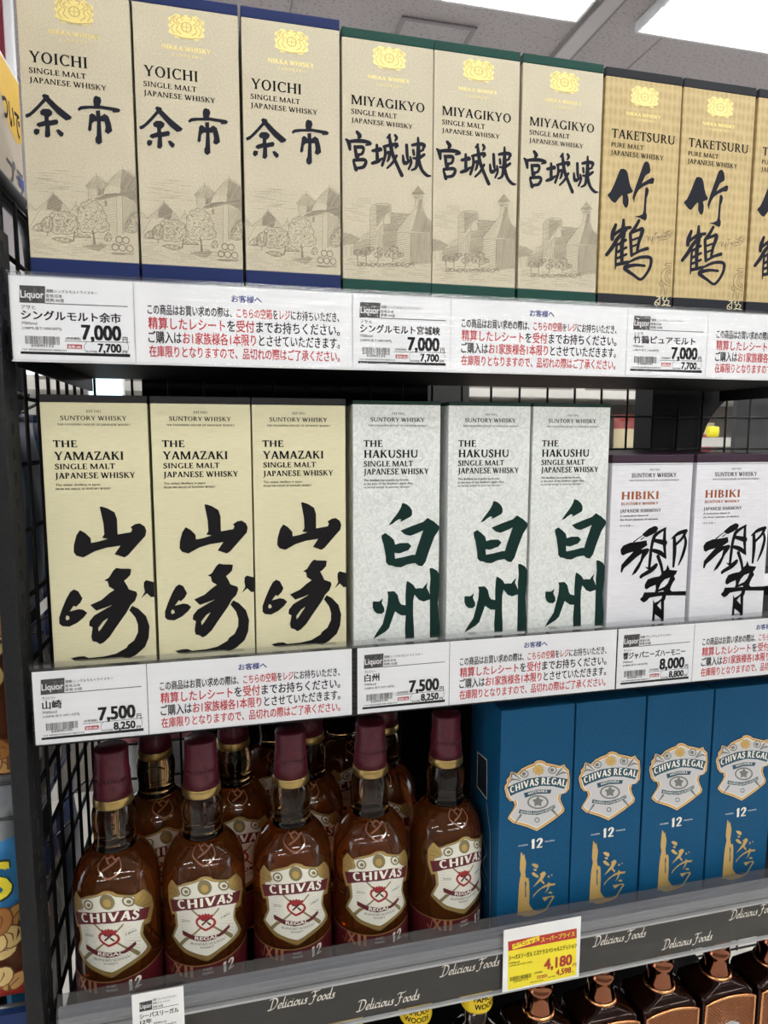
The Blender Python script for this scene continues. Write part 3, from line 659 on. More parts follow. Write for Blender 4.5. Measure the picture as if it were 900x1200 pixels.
def ring(cx, cy, rx, ry, T, t, a0, a1):
    n = max(6, int(abs(a1-a0)/15)); o = []
    for i_ in range(n):
        q = []
        for a, s in ((i_, 0), (i_+1, 0), (i_+1, 1), (i_, 1)):
            A = math.radians(a0+(a1-a0)*a/n); X, Y_ = (rx-T*s), (ry-t*s); q.append((cx+X*math.cos(A), cy+Y_*math.sin(A)))
        o.append(q)
    return o
def smooth(P, n=4):
    o = []
    for i_ in range(len(P)-1):
        p0, p1, p2, p3 = P[max(i_-1, 0)], P[i_], P[i_+1], P[min(i_+2, len(P)-1)]
        for j in range(n):
            t = j/n
            o.append(tuple(.5*((2*b)+(c-a)*t+(2*a-5*b+4*c-d)*t*t+(-a+3*b-3*c+d)*t**3) for a, b, c, d in zip(p0, p1, p2, p3)))
    o.append(tuple(P[-1])); return o
def brush(P, round_=True):
    """variable width stroke -> quads and round ends"""
    if len(P) > 2: P = smooth(P)
    o = []; L = []; Rr = []
    for i_, p in enumerate(P):
        a, b = P[max(i_-1, 0)], P[min(i_+1, len(P)-1)]; dx, dy = b[0]-a[0], b[1]-a[1]; l = math.hypot(dx, dy) or 1; h = max(p[2], 0)/2
        L.append((p[0]-dy/l*h, p[1]+dx/l*h)); Rr.append((p[0]+dy/l*h, p[1]-dx/l*h))
    for i_ in range(len(P)-1): o.append([L[i_], L[i_+1], Rr[i_+1], Rr[i_]])
    if round_:
        for p in (P[0], P[-1]):
            h = p[2]/2; o.append([(p[0]+h*math.cos(t*math.pi/4), p[1]+h*math.sin(t*math.pi/4)) for t in range(8)])
    return o
def serif_glyph(c, T, t, S):
    def st(x, y0=0, y1=1, w=None): w = w or T; return [(x-w/2, y0), (x+w/2, y0), (x+w/2, y1), (x-w/2, y1)]
    def dg(x0, y0, x1, y1, w): return [(x0-w/2, y0), (x0+w/2, y0), (x1+w/2, y1), (x1-w/2, y1)]
    def hb(x0, x1, y, h=None): h = h or t; return [(x0, y-h/2), (x1, y-h/2), (x1, y+h/2), (x0, y+h/2)]
    def sf(x, y, l=.14):
        if not S: return []
        s = 1 if y < .5 else -1
        return [[(x-l, y), (x+l, y), (x+l, y+.035*s), (x+l*.5, y+.075*s), (x-l*.5, y+.075*s), (x-l, y+.035*s)]]
    D = t*1.25
    if c == 'A': return [dg(.10, 0, .38, 1, D), dg(.66, 0, .39, 1, T*1.1), hb(.2, .58, .33)]+sf(.1, 0, .1)+sf(.67, 0), .77
    if c == 'B': return [st(.17), hb(.1, .32, .97, t), hb(.17, .34, .53), hb(.1, .34, .03)]+ring(.31, .75, .25, .25, T, t, -90, 90)+ring(.33, .27, .29, .27, T, t, -90, 90)+sf(.15, 0, .1)+sf(.15, 1, .1), .68
    if c == 'C': return ring(.43, .5, .38, .52, T, t*1.1, 48, 312)+([st(.69, .72, .98, t*.8), st(.69, .02, .2, t*.7)] if S else []), .76
    if c == 'D': return [st(.17), hb(.08, .34, .97), hb(.08, .34, .03)]+ring(.32, .5, .44, .5, T, t, -90, 90)+sf(.15, 0, .1)+sf(.15, 1, .1), .82
    if c in 'EF':
        o = [st(.17), hb(.06, .52, .97), hb(.17, .44, .52)]+([st(.51, .8, .99, t*.9), st(.44, .43, .61, t*.8)] if S else [])
        if c == 'E': return o+[hb(.06, .56, .03)]+([st(.56, .01, .24, t*.9)] if S else [])+sf(.15, 0, .1)+sf(.15, 1, .1), .64
        return o+sf(.17, 0)+sf(.15, 1, .1), .58
    if c == 'G': return ring(.43, .5, .38, .52, T, t*1.1, 48, 318)+[st(.70, .04, .42)]+sf(.7, .45, .0)+([hb(.56, .82, .42, .04), st(.69, .74, .98, t*.8)] if S else [hb(.5, .72, .42, t)]), .84
    if c == 'H': return [st(.17), st(.68), hb(.17, .68, .51)]+sf(.17, 0)+sf(.17, 1)+sf(.68, 0)+sf(.68, 1), .85
    if c == 'I': return [st(.17)]+sf(.17, 0)+sf(.17, 1), .34
    if c == 'J': return [st(.22, .1)]+[q for q in brush([(.22, .15, T), (.2, -.05, T*.8), (.1, -.18, t*1.2), (.0, -.2, t)])]+sf(.22, 1), .4
    if c == 'K': return [st(.17), dg(.2, .42, .6, 1, D), dg(.66, 0, .34, .6, T*1.1)]+sf(.17, 0)+sf(.17, 1)+sf(.6, 1, .12)+sf(.68, 0, .12), .78
    if c == 'L': return [st(.17), hb(.06, .54, .03)]+([st(.54, .01, .26, t*.9)] if S else [])+sf(.17, 1)+sf(.15, 0, .1), .61
    if c == 'M': return [st(.13, 0, 1, D), dg(.52, .02, .17, 1, T), dg(.5, .02, .84, 1, D), st(.87, 0, 1)]+sf(.13, 0, .12)+sf(.1, 1, .1)+sf(.87, 0)+sf(.9, 1, .1), 1.03
    if c == 'N': return [st(.14, 0, 1, D), dg(.72, 0, .16, 1, T), st(.74, 0, 1, D)]+sf(.14, 0, .12)+sf(.1, 1, .1)+sf(.74, 1, .12), .88
    if c == 'O': return ring(.43, .5, .39, .52, T, t*1.1, 0, 360), .86
    if c in 'PR':
        o = [st(.17), hb(.1, .32, .97), hb(.17, .32, .48)]+ring(.31, .725, .28, .275, T, t, -90, 90)+sf(.17, 0)+sf(.15, 1, .1)
        if c == 'P': return o, .62
        return o+[dg(.66, 0, .36, .5, T)]+sf(.68, 0, .1), .75
    if c == 'S': return brush([(.47, .80, t*1.2), (.40, .93, t*1.3), (.27, .975, t*1.3), (.14, .87, T*.75), (.13, .70, T*.95), (.28, .55, T*1.05), (.43, .40, T*1.05), (.47, .24, T*.95), (.40, .08, T*.7), (.26, .015, t*1.3), (.12, .06, t*1.3), (.07, .22, t*1.2)])+([st(.48, .74, .97, t*.8), st(.07, .04, .28, t*.8)] if S else []), .58
    if c == 'T': return [st(.33), hb(.02, .64, .97, t*1.15)]+([st(.03, .78, 1, t*.9), st(.63, .78, 1, t*.9)] if S else [])+sf(.33, 0), .66
    if c == 'U': return [st(.17, .3, 1), st(.70, .3, 1, D)]+ring(.435, .32, .335, .34, T, t*1.2, 180, 360)+sf(.17, 1)+sf(.7, 1, .12), .85
    if c == 'V': return [dg(.38, 0, .1, 1, T*1.1), dg(.39, 0, .66, 1, D)]+sf(.1, 1)+sf(.66, 1, .11), .76
    if c == 'W': return [dg(.34, 0, .1, 1, T*1.05), dg(.36, 0, .54, .95, D), dg(.76, 0, .5, 1, T*1.05), dg(.77, 0, .98, 1, D)]+sf(.1, 1)+sf(.5, 1, .1)+sf(.98, 1, .1), 1.08
    if c == 'X': return [dg(.62, 0, .1, 1, T*1.1), dg(.1, 0, .6, 1, D)]+sf(.1, 1)+sf(.62, 0)+sf(.1, 0, .1)+sf(.6, 1, .1), .72
    if c == 'Y': return [dg(.37, .42, .1, 1, T*1.05), dg(.38, .42, .64, 1, D), st(.37, 0, .5)]+sf(.1, 1)+sf(.64, 1, .11)+sf(.37, 0), .74
    if c == 'Z': return [hb(.08, .6, .97, t*1.1), hb(.05, .62, .03, t*1.1), dg(.12, .03, .54, .97, T)]+([st(.09, .78, 1, t*.9), st(.61, 0, .24, t*.9)] if S else []), .66
    if c == '1': return [st(.2, 0, 1, T*1.05), [(.02, .78), (.2, .98), (.2, .84), (.06, .70)]]+sf(.2, 0, .16), .4
    if c == '2': return brush([(.08, .74, T*.8), (.2, .93, T*.7), (.38, .9, T*.9), (.44, .7, T), (.32, .42, T*.9), (.1, .08, T*.7)])+[hb(.04, .52, .06, .12)], .58
    if c == '3': return ring(.25, .75, .2, .25, T*.8, t, -100, 150)+ring(.25, .27, .24, .29, T*.8, t, -150, 90), .55
    if c == '9': return ring(.27, .68, .24, .32, T*.8, t, 0, 360)+brush([(.46, .65, T*.8), (.42, .3, T*.7), (.2, 0, t)]), .56
    return [], .3
def serif_text(s, T, t, S, gap=.035):
    P = []; x = 0
    for ch in s:
        g, a = serif_glyph(ch, T, t, S)
        P += [[(px+x, py) for px, py in q] for q in g]; x += a+(gap if ch != ' ' else 0)
    return P
NIB = {'D': ([[(.2, .93), (.12, .02)], [(-.1, .88), (.05, .99), (.3, 1.0), (.55, .88), (.62, .55), (.48, .18), (.15, 0), (-.12, .03)]], .74), 'e': ([[(.05, .22), (.28, .28), (.3, .42), (.15, .46), (.03, .25), (.1, .03), (.32, .1)]], .37),
  'l': ([[(.12, 1.0), (.06, .2), (.1, .02), (.22, .1)]], .23), 'i': ([[(.0, .38), (.08, .45), (.05, .12), (.1, .02), (.22, .1)], [(.1, .62), (.13, .66)]], .24), 'c': ([[(.3, .4), (.17, .46), (.04, .25), (.1, .03), (.3, .1)]], .34),
  'o': ([[(.18, .46), (.04, .28), (.08, .04), (.24, .06), (.34, .26), (.28, .44), (.18, .46)]], .4), 'u': ([[(0, .38), (.08, .45), (.05, .12), (.14, .02), (.3, .2), (.34, .45), (.31, .12), (.37, .02), (.48, .1)]], .5),
  's': ([[(.26, .4), (.14, .46), (.09, .34), (.22, .18), (.17, .03), (.02, .05)]], .31), 'F': ([[(.28, .95), (.22, .12), (.05, -.14), (-.12, -.08)], [(-.08, .84), (.1, .98), (.4, .93), (.68, 1.02)], [(.1, .52), (.46, .55)]], .58),
  'd': ([[(.3, .4), (.17, .46), (.04, .22), (.12, .03), (.28, .2), (.4, 1.0), (.33, .12), (.39, .02), (.5, .1)]], .5), ' ': ([], .3)}
def nib_text(s):
    P = []; x = 0; nx, ny = .075*math.cos(.7), .075*math.sin(.7)
    for ch in s:
        for L in NIB[ch][0]:
            Q = smooth([(a+x+b*.22, b) for a, b in L], 3) if len(L) > 2 else [(a+x+b*.22, b) for a, b in L]
            for (a, b), (c, d) in zip(Q, Q[1:]):
                P.append([(a-nx, b-ny), (a+nx, b+ny), (c+nx, d+ny), (c-nx, d-ny)]); P += brush([(a, b, .06), (c, d, .06)], False)
        x += NIB[ch][1]
    return P
# ---------------------------------------------------------------- flat printing
OFF = dict(jp=.010, jpb=.028, sans=.010, sansb=.025, price=.042, serifmix=.016)
class Print:
    """flat artwork in (u, v) metres on layers; mapped onto a face afterwards"""
    def __init__(s): s.v = []; s.f = []; s.m = []; s.slots = []
    def slot(s, name):
        m = INK[name] if isinstance(name, str) else name
        if m not in s.slots: s.slots.append(m)
        return s.slots.index(m)
    def face(s, pts, lay, mi):
        lay += (len(s.f) % 8)*.03; b = len(s.v); s.v += [(x, y, lay) for x, y in pts]; s.f.append(tuple(range(b, b+len(pts)))); s.m.append(mi)
    def poly(s, pts, holes, lay, mi):
        allp = [Vector((x, y, 0)) for L in [pts]+holes for x, y in L]
        tr = tessellate_polygon([[Vector((x, y, 0)) for x, y in L] for L in [pts]+holes])
        lay += (len(s.f) % 8)*.03; b = len(s.v); s.v += [(p.x, p.y, lay) for p in allp]
        for t in tr: s.f.append(tuple(b+i_ for i_ in t)); s.m.append(mi)
    def run(s, items, over=None, sub=None):
        rnd = random.Random(7); K = 1e-4
        def pr(L): return [(L[i_]*K, L[i_+1]*K) for i_ in range(0, len(L), 2)]
        for it in items:
            k = it[0]
            if k == 'P':
                s.poly(pr(it[3]), [pr(h) for h in it[4]], it[1], s.slot(sub.get(it[2], it[2]) if sub else it[2]))
            elif k == 'S':
                L = it[3]; mi = s.slot(sub.get(it[2], it[2]) if sub else it[2])
                for q in brush([(L[i_]*K, L[i_+1]*K, L[i_+2]*K) for i_ in range(0, len(L), 3)]): s.face(q, it[1], mi)
            elif k == 'T': s.text(it, over)
            elif k == 'A': s.path_text(it)
            elif k == 'H': s.hatch(pr(it[3]), it[4], it[5]*K, it[6]*K, it[1], s.slot(it[2]), rnd)
            elif k == 'R': s.tree(pr(it[3]), it[1], s.slot(it[2]), rnd)
            elif k == 'C':
                x, y, a, b = it[3]*K, it[4]*K, it[5]*K, it[6]*K; mi = s.slot(it[2])
                for q in ring(x, y, a, a, a-b, a-b, 0, 360): s.face(q, it[1], mi)
            elif k == 'B':
                (x0, y0), (x1, y1) = pr(it[3:7]); x = x0; mi = s.slot(it[2])
                while x < x1:
                    bw = rnd.choice((.5, .5, .9, 1.3))*(x1-x0)/70; s.face([(x, y0), (x+bw, y0), (x+bw, y1), (x, y1)], it[1], mi); x += bw+rnd.choice((.6, .8, 1.2))*(x1-x0)/70
    def shapes(s, style, body):
        """-> list of (pts) polygons in em-ish units, plus flags"""
        if style in ('serif', 'serifb', 'flare'):
            T, t, S = dict(serif=(.165, .085, True), serifb=(.19, .10, True), flare=(.21, .13, False))[style]
            P = serif_text(body, T, t, S, .07 if style == 'flare' else .04); return P, [0]*len(P), 0, 1
        off = OFF.get(style, 0)
        mx = '[' in body
        if mx: off = .02
        v, f, fl = txt(body, off, mx)
        P = [[v[i_] for i_ in q] for q in f]
        if style in ('sans', 'sansb', 'price', 'serifmix'):
            hv = txt('H', off)[0]; return P, fl, min(p[1] for p in hv), max(p[1] for p in hv)
        return P, fl, -.06, .80
    def text(s, it, over):
        _, lay, mt, style, body, u0, u1, v, h = it; K = 1e-4
        if '|' in body:
            key, body = body.split('|', 1)
            if over: body = over.get(key, body)
        if not body: return
        P, fl, b0, b1 = s.shapes(style, body)
        xs = [x for q in P for x, y in q]; x0, x1 = min(xs), max(xs)
        wid = (u1-u0)*K; sx = wid/(x1-x0); sy = h*K/(b1-b0)
        if style in ('jp', 'jpb') and len(body) < 3 and sx > sy*1.15: sx = sy*1.0
        if over and '|' in it[4] and style == 'jpb': sx = min(sx, sy*1.12)
        if mt == 'mix': ms = [s.slot('ink'), s.slot('mixred')]
        else: ms = [s.slot(mt)]*2
        off = OFF.get(style, 0); n4 = max(1, len(P)//4)
        for k, (q, f_) in enumerate(zip(P, fl)): s.face([(u0*K+(x-x0)*sx, v*K+(y-b0)*sy) for x, y in q], lay+(.25*(k//n4) if off > .006 else 0), ms[f_])
    def path_text(s, it):
        _, lay, mt, style, body, L, h = it; K = 1e-4
        Q = smooth([(L[i_]*K, L[i_+1]*K) for i_ in range(0, len(L), 2)], 6); D = [0]
        for a, b in zip(Q, Q[1:]): D.append(D[-1]+math.dist(a, b))
        P, fl, b0, b1 = s.shapes(style, body); xs = [x for q in P for x, y in q]; x0, x1 = min(xs), max(xs); sx = D[-1]/(x1-x0); sy = h*K/(b1-b0); mi = s.slot(mt)
        def at(d):
            i_ = 0
            while i_ < len(D)-2 and D[i_+1] < d: i_ += 1
            t = (d-D[i_])/max(1e-9, D[i_+1]-D[i_]); a, b = Q[i_], Q[i_+1]; l = math.dist(a, b) or 1
            return a[0]+(b[0]-a[0])*t, a[1]+(b[1]-a[1])*t, -(b[1]-a[1])/l, (b[0]-a[0])/l
        for q in P:
            o = []
            for x, y in q:
                px, py, nx, ny = at((x-x0)*sx); hh = (y-b0)*sy; o.append((px+nx*hh*.6, py+hh*(.4+.6*ny)))
            s.face(o, lay, mi)
    def hatch(s, pts, ang, sp, wd, lay, mi, rnd):
        a = math.radians(ang); c, sn = math.cos(a), math.sin(a); R = [(x*c+y*sn, -x*sn+y*c) for x, y in pts]
        y = min(p[1] for p in R)+sp*.5; top = max(p[1] for p in R)
        while y < top:
            xs = []
            for (x0, y0), (x1, y1) in zip(R, R[1:]+R[:1]):
                if (y0 > y) != (y1 > y): xs.append(x0+(y-y0)/(y1-y0)*(x1-x0))
            xs.sort()
            for p, q in zip(xs[::2], xs[1::2]):
                h1, h2 = wd*rnd.uniform(.3, .6), wd*rnd.uniform(.3, .6)
                s.face([(X*c-Y_*sn, X*sn+Y_*c) for X, Y_ in ((p, y-h1), (q, y-h2), (q, y+h2), (p, y+h1))], lay, mi)
            y += sp*rnd.uniform(.8, 1.2)
    def tree(s, pts, lay, mi, rnd):
        cx = sum(p[0] for p in pts)/len(pts); cy = sum(p[1] for p in pts)/len(pts)
        xs = [p[0] for p in pts]; ys = [p[1] for p in pts]; n = 0
        def inside(x, y):
            r = False
            for (x0, y0), (x1, y1) in zip(pts, pts[1:]+pts[:1]):
                if (y0 > y) != (y1 > y) and x < x0+(y-y0)/(y1-y0)*(x1-x0): r = not r
            return r
        A = (max(xs)-min(xs))*(max(ys)-min(ys)); N = int(min(260, max(10, A/(.0007*.0007)*.5)))
        for _ in range(N):
            x, y = rnd.uniform(min(xs), max(xs)), rnd.uniform(min(ys), max(ys))
            if not inside(x, y): continue
            r = .0006*rnd.uniform(.6, 1.3); a = rnd.uniform(0, 6.28)
            for q in brush([(x+r*math.cos(a), y+r*math.sin(a), .0001), (x+r*.3, y+r*.5, .0005), (x+r*math.cos(a+2.4), y+r*math.sin(a+2.4), .0001)], False): s.face(q, lay, mi)
        for p, q in zip(pts, pts[1:]+pts[:1]):
            m = ((p[0]+q[0])/2+(p[0]+q[0]-2*cx)*.06, (p[1]+q[1])/2+(p[1]+q[1]-2*cy)*.06)
            for k in brush([(*p, .0004), (*m, .0006), (*q, .0004)], False): s.face(k, lay, mi)
    def add_to(s, bm, me_slots, fn, sliced=None):
        """append to bm with material indices into me_slots (list, extended)"""
        idx = []
        for m in s.slots:
            if m not in me_slots: me_slots.append(m)
            idx.append(me_slots.index(m))
        if sliced:
            b2 = bmesh.new(); V = [b2.verts.new(p) for p in s.v]
            for f, mi in zip(s.f, s.m):
                try: nf = b2.faces.new([V[i_] for i_ in f]); nf.material_index = idx[mi]
                except ValueError: pass
            for x in sliced:
                bmesh.ops.bisect_plane(b2, geom=b2.verts[:]+b2.edges[:]+b2.faces[:], dist=1e-7, plane_co=(x, 0, 0), plane_no=(1, 0, 0))
            b2.verts.index_update(); W = [bm.verts.new(fn(*v.co)) for v in b2.verts]
            for f in b2.faces:
                nf = bm.faces.new([W[v.index] for v in f.verts]); nf.material_index = f.material_index
            b2.free()
        else:
            V = [bm.verts.new(fn(*p)) for p in s.v]
            for f, mi in zip(s.f, s.m):
                try: nf = bm.faces.new([V[i_] for i_ in f]); nf.material_index = idx[mi]
                except ValueError: pass
LAY = .00010
# ---------------------------------------------------------------- mesh helpers
def link(name, bm, mats, parent=None, loc=None, sm=False, norm=False):
    if norm: bmesh.ops.recalc_face_normals(bm, faces=bm.faces)
    me = bpy.data.meshes.new(name); bm.to_mesh(me); bm.free()
    for m in (mats if isinstance(mats, list) else [mats]): me.materials.append(m)
    if sm: me.polygons.foreach_set('use_smooth', [True]*len(me.polygons))
    o = bpy.data.objects.new(name, me); COL.objects.link(o)
    if parent: o.parent = parent
    if loc: o.location = loc
    return o
def tag(o, label=None, cat=None, group=None, kind=None):
    if label: o['label'] = label
    if cat: o['category'] = cat
    if group: o['group'] = group
    if kind: o['kind'] = kind
    return o
def thing(name, label, cat, loc=(0, 0, 0), rz=0, group=None):
    o = bpy.data.objects.new(name, None); COL.objects.link(o); o.location = loc; o.rotation_euler = (0, 0, rz); o.empty_display_size = .02
    return tag(o, label, cat, group)
def dup(root, loc, rz, label, group=None):
    r = root.copy(); COL.objects.link(r); r.location = loc; r.rotation_euler = (0, 0, rz); r['label'] = label
    if group: r['group'] = group
    for ch in list(root.children):
        c = ch.copy(); COL.objects.link(c); c.parent = r
        for g in ch.children:
            d = g.copy(); COL.objects.link(d); d.parent = c
    return r
def box(bm, x0, x1, y0, y1, z0, z1, bev=0., mi=0):
    r = bmesh.ops.create_cube(bm, size=1); vs_ = r['verts']
    for v in vs_: v.co = Vector(((x0+x1)/2+v.co.x*(x1-x0), (y0+y1)/2+v.co.y*(y1-y0), (z0+z1)/2+v.co.z*(z1-z0)))
    fs = {f for v in vs_ for f in v.link_faces}
    for f in fs: f.material_index = mi
    if bev: bmesh.ops.bevel(bm, geom=list({e for f in fs for e in f.edges}), offset=bev, segments=2, affect='EDGES', profile=.5)
def tube(bm, P, r, n=8, mi=0, closed=False):
    P = [Vector(p) for p in P]; rings = []; up = None
    for i_, p in enumerate(P):
        d = (P[min(i_+1, len(P)-1)]-P[max(i_-1, 0)]).normalized()
        a = d.orthogonal().normalized() if up is None else (up-d*up.dot(d)).normalized(); up = a; b = d.cross(a)
        rr = r[i_] if isinstance(r, (list, tuple)) else r
        rings.append([bm.verts.new(p+(a*math.cos(t*2*math.pi/n)+b*math.sin(t*2*math.pi/n))*rr) for t in range(n)])
    for A, B in zip(rings, rings[1:]):
        for t in range(n): bm.faces.new((A[t], A[(t+1) % n], B[(t+1) % n], B[t])).material_index = mi
    bm.faces.new(rings[0][::-1]).material_index = mi; bm.faces.new(rings[-1]).material_index = mi
def lathe(bm, prof, n=48, mi=0, cap=True):
    rings = []
    for r, h in prof:
        rings.append([bm.verts.new((r*math.cos(t*2*math.pi/n), r*math.sin(t*2*math.pi/n), h)) for t in range(n)] if r > 1e-6 else [bm.verts.new((0, 0, h))])
    for A, B in zip(rings, rings[1:]):
        for t in range(n):
            if len(A) == 1 and len(B) == 1: continue
            if len(A) == 1: f = (A[0], B[(t+1) % n], B[t])
            elif len(B) == 1: f = (A[t], A[(t+1) % n], B[0])
            else: f = (A[t], A[(t+1) % n], B[(t+1) % n], B[t])
            bm.faces.new(f).material_index = mi
    if cap:
        if len(rings[0]) > 1: bm.faces.new(rings[0][::-1]).material_index = mi
        if len(rings[-1]) > 1: bm.faces.new(rings[-1]).material_index = mi
def prism(bm, pts, y0, y1, mi=0):
    """outline in x-z extruded along y"""
    A = [bm.verts.new((x, y0, z)) for x, z in pts]; B = [bm.verts.new((x, y1, z)) for x, z in pts]; n = len(pts)
    bm.faces.new(A).material_index = mi; bm.faces.new(B[::-1]).material_index = mi
    for i_ in range(n): bm.faces.new((A[i_], B[i_], B[(i_+1) % n], A[(i_+1) % n])).material_index = mi
def struct(name, bm, m): o = link(name, bm, m); o['kind'] = 'structure'; return o
# ================================================================ SETTING
CEIL, FLOOR = 1.1, -1.5
bm = bmesh.new(); box(bm, -9, 11, -9, 9, FLOOR-.05, FLOOR)
struct('floor', bm, noisy('vinyl floor', (214, 211, 205), (200, 197, 191), 6, .4))
bm = bmesh.new(); box(bm, -9, 11, -9, 9, CEIL, CEIL+.05)
cm = noisy('ceiling board', (138, 131, 132), (172, 165, 166), 120, .95, (1, 1, 1), 4, .33, .46)
struct('ceiling', bm, cm)
bm = bmesh.new(); box(bm, -9, 11, -3.7, -3.6, FLOOR, CEIL-.4); struct('added_wall', bm, noisy('unseen grey wall', (120, 116, 112), (150, 145, 140), 3, .8))  # unseen wall added behind the viewer for darker reflections, in place of opposite shelves
seam = mat('ceiling seam', (132, 126, 127), .9); rail_m = mat('ceiling rail', (178, 173, 173), .6)
n_ = 1
for x0, x1, z in ((1.222, 1.236, .004), (1.236, 1.288, .010), (1.288, 1.302, .004)):
    bm = bmesh.new(); box(bm, x0, x1, -8.9, 8.9, CEIL-z, CEIL+.001); struct('trim_%d' % n_, bm, rail_m if z > .005 else seam); n_ += 1
for x in (-.5, .38, 1.515, 2.4):
    bm = bmesh.new(); box(bm, x-.002, x+.002, -8.9, 8.9, CEIL-.0015, CEIL+.001); struct('trim_%d' % n_, bm, seam); n_ += 1
t = thing('access_hatch', 'thin dark frame of a square access hatch in the grey ceiling', 'hatch', (.82, 1.58, CEIL))
bm = bmesh.new()
for a in ((-.118, .118, -.118, -.105), (-.118, .118, .105, .118), (-.118, -.105, -.105, .105), (.105, .118, -.105, .105)): box(bm, *a, -.006, .0)
link('frame', bm, mat('hatch frame', (128, 121, 124), .6), t)
bm = bmesh.new(); box(bm, -.105, .105, -.105, .105, -.003, .0); link('panel', bm, cm, t)
# ceiling lamps
white = mat('grey white enamel', (190, 192, 192), .45); glow = mat('fluorescent tube', (255, 255, 250), .4, emit=LAMP)
def lamp_proto():
    t = thing('ceiling_light', 'x', 'light', (0, 0, CEIL), 0, 'fluorescent ceiling lights')
    bm = bmesh.new(); W, L = .125, .60
    box(bm, -L, L, -W, W, -.008, -.002)
    for s in (-1, 1):
        box(bm, -L, L, s*W-.004, s*W+.004, -.03, -.002); box(bm, s*L-.004, s*L+.004, -W, W, -.03, -.002)
    # angled white reflector wings
    for s in (-1, 1):
        v = [bm.verts.new(p) for p in ((-L, s*W, -.028), (L, s*W, -.028), (L, s*.085, -.010), (-L, s*.085, -.010))]; bm.faces.new(v)
    v = [bm.verts.new(p) for p in ((-L, -.014, -.008), (L, -.014, -.008), (L, 0, -.03), (-L, 0, -.03))]; bm.faces.new(v)
    v = [bm.verts.new(p) for p in ((-L, .014, -.008), (L, .014, -.008), (L, 0, -.03), (-L, 0, -.03))]; bm.faces.new(v)
    link('housing', bm, white, t)
    for s in (-1, 1):
        bm = bmesh.new(); tube(bm, [(-L+.03, s*.055, -.026), (L-.03, s*.055, -.026)], .0135, 12); link('tube', bm, glow, t, sm=True)
    return t
lp = lamp_proto(); first = True
lamps = [(x, y) for y in (1.2, -.4, -2.0, -3.6, -5.2, -6.8) for x in (-3.4, -2.0, -.6+1.19-.005, 1.99, 3.4) ]
lamps = [(x if abs(x-.585) > .01 else .592, y) for x, y in lamps]
for x, y in lamps:
    if y == 1.2: nm = {.592: 'white fluorescent ceiling light cut off by the top edge, above the green capped cartons', 1.99: 'white fluorescent ceiling light at the top right corner'}.get(x, 'white fluorescent ceiling light beyond the edge of the picture in the far row')
    else: nm = 'white twin tube fluorescent ceiling light above the shopping aisle behind the viewer'
    if first: lp.location = (x, y, CEIL); lp['label'] = nm; first = False
    else: dup(lp, (x, y, CEIL), 0, nm)
# ================================================================ GONDOLA
black = noisy('black powder coat', (20, 21, 23), (27, 28, 31), 400, .5, bump=.1, spec=.3); black2 = mat('black steel', (11, 11, 13), .5, 0, .2); dark = mat('dark board', (12, 13, 18), .8, 0, .1)
clear = bpy.data.materials.new('clear plastic'); clear.use_nodes = True
def make_clear(m, tint, base, rough, bump):
    nt = m.node_tree; nt.nodes.clear(); o = nd(m, 'ShaderNodeOutputMaterial'); mx = nd(m, 'ShaderNodeMixShader'); tr = nd(m, 'ShaderNodeBsdfTransparent'); gl = nd(m, 'ShaderNodeBsdfGlossy')
    tr.inputs[0].default_value = (*tint, 1); gl.inputs['Roughness'].default_value = rough
    lw = nd(m, 'ShaderNodeLayerWeight'); pw = nd(m, 'ShaderNodeMath', operation='POWER'); pw.inputs[1].default_value = 4; ma = nd(m, 'ShaderNodeMath', operation='MULTIPLY_ADD'); ma.inputs[1].default_value = 1-base; ma.inputs[2].default_value = base
    lk(m, lw.outputs['Facing'], pw.inputs[0]); lk(m, pw.outputs[0], ma.inputs[0]); lk(m, ma.outputs[0], mx.inputs[0])
    lk(m, tr.outputs[0], mx.inputs[1]); lk(m, gl.outputs[0], mx.inputs[2]); lk(m, mx.outputs[0], o.inputs[0])
    if bump:
        tc = nd(m, 'ShaderNodeTexCoord'); mp = nd(m, 'ShaderNodeMapping'); mp.inputs['Scale'].default_value = (2.2, 1, 45); ns = nd(m, 'ShaderNodeTexNoise'); ns.inputs['Scale'].default_value = 4; ns.inputs['Detail'].default_value = 2
        bp = nd(m, 'ShaderNodeBump'); bp.inputs['Strength'].default_value = bump; bp.inputs['Distance'].default_value = .002
        lk(m, tc.outputs['Object'], mp.inputs[0]); lk(m, mp.outputs[0], ns.inputs[0]); lk(m, ns.outputs[0], bp.inputs['Height']); lk(m, bp.outputs[0], gl.inputs['Normal'])
make_clear(clear, (.985, .987, .99), .05, .05, .8)
lipm = bpy.data.materials.new('smoky clear lip'); lipm.use_nodes = True; make_clear(lipm, (.80, .81, .83), .14, .12, .3)
lip2 = bpy.data.materials.new('clear edge lip'); lip2.use_nodes = True; make_clear(lip2, (.93, .94, .95), .10, .15, 0)
grey_strip = noisy('grey paper strip', (50, 48, 45), (54, 52, 49), 60, .6, spec=.15); alu = mat('grey plastic rail', (172, 173, 180), .28)
DK = {1: -.045, 2: -.362, 3: -.683, 4: -1.02}; ZT = {1: -.00768, 2: -.3245, 3: -.6275}; ZB = {1: -.07135, 2: -.38745, 3: -.7015}
XR = 1.32
names = {1: 'top', 2: 'middle', 3: 'lower', 4: 'bottom'}
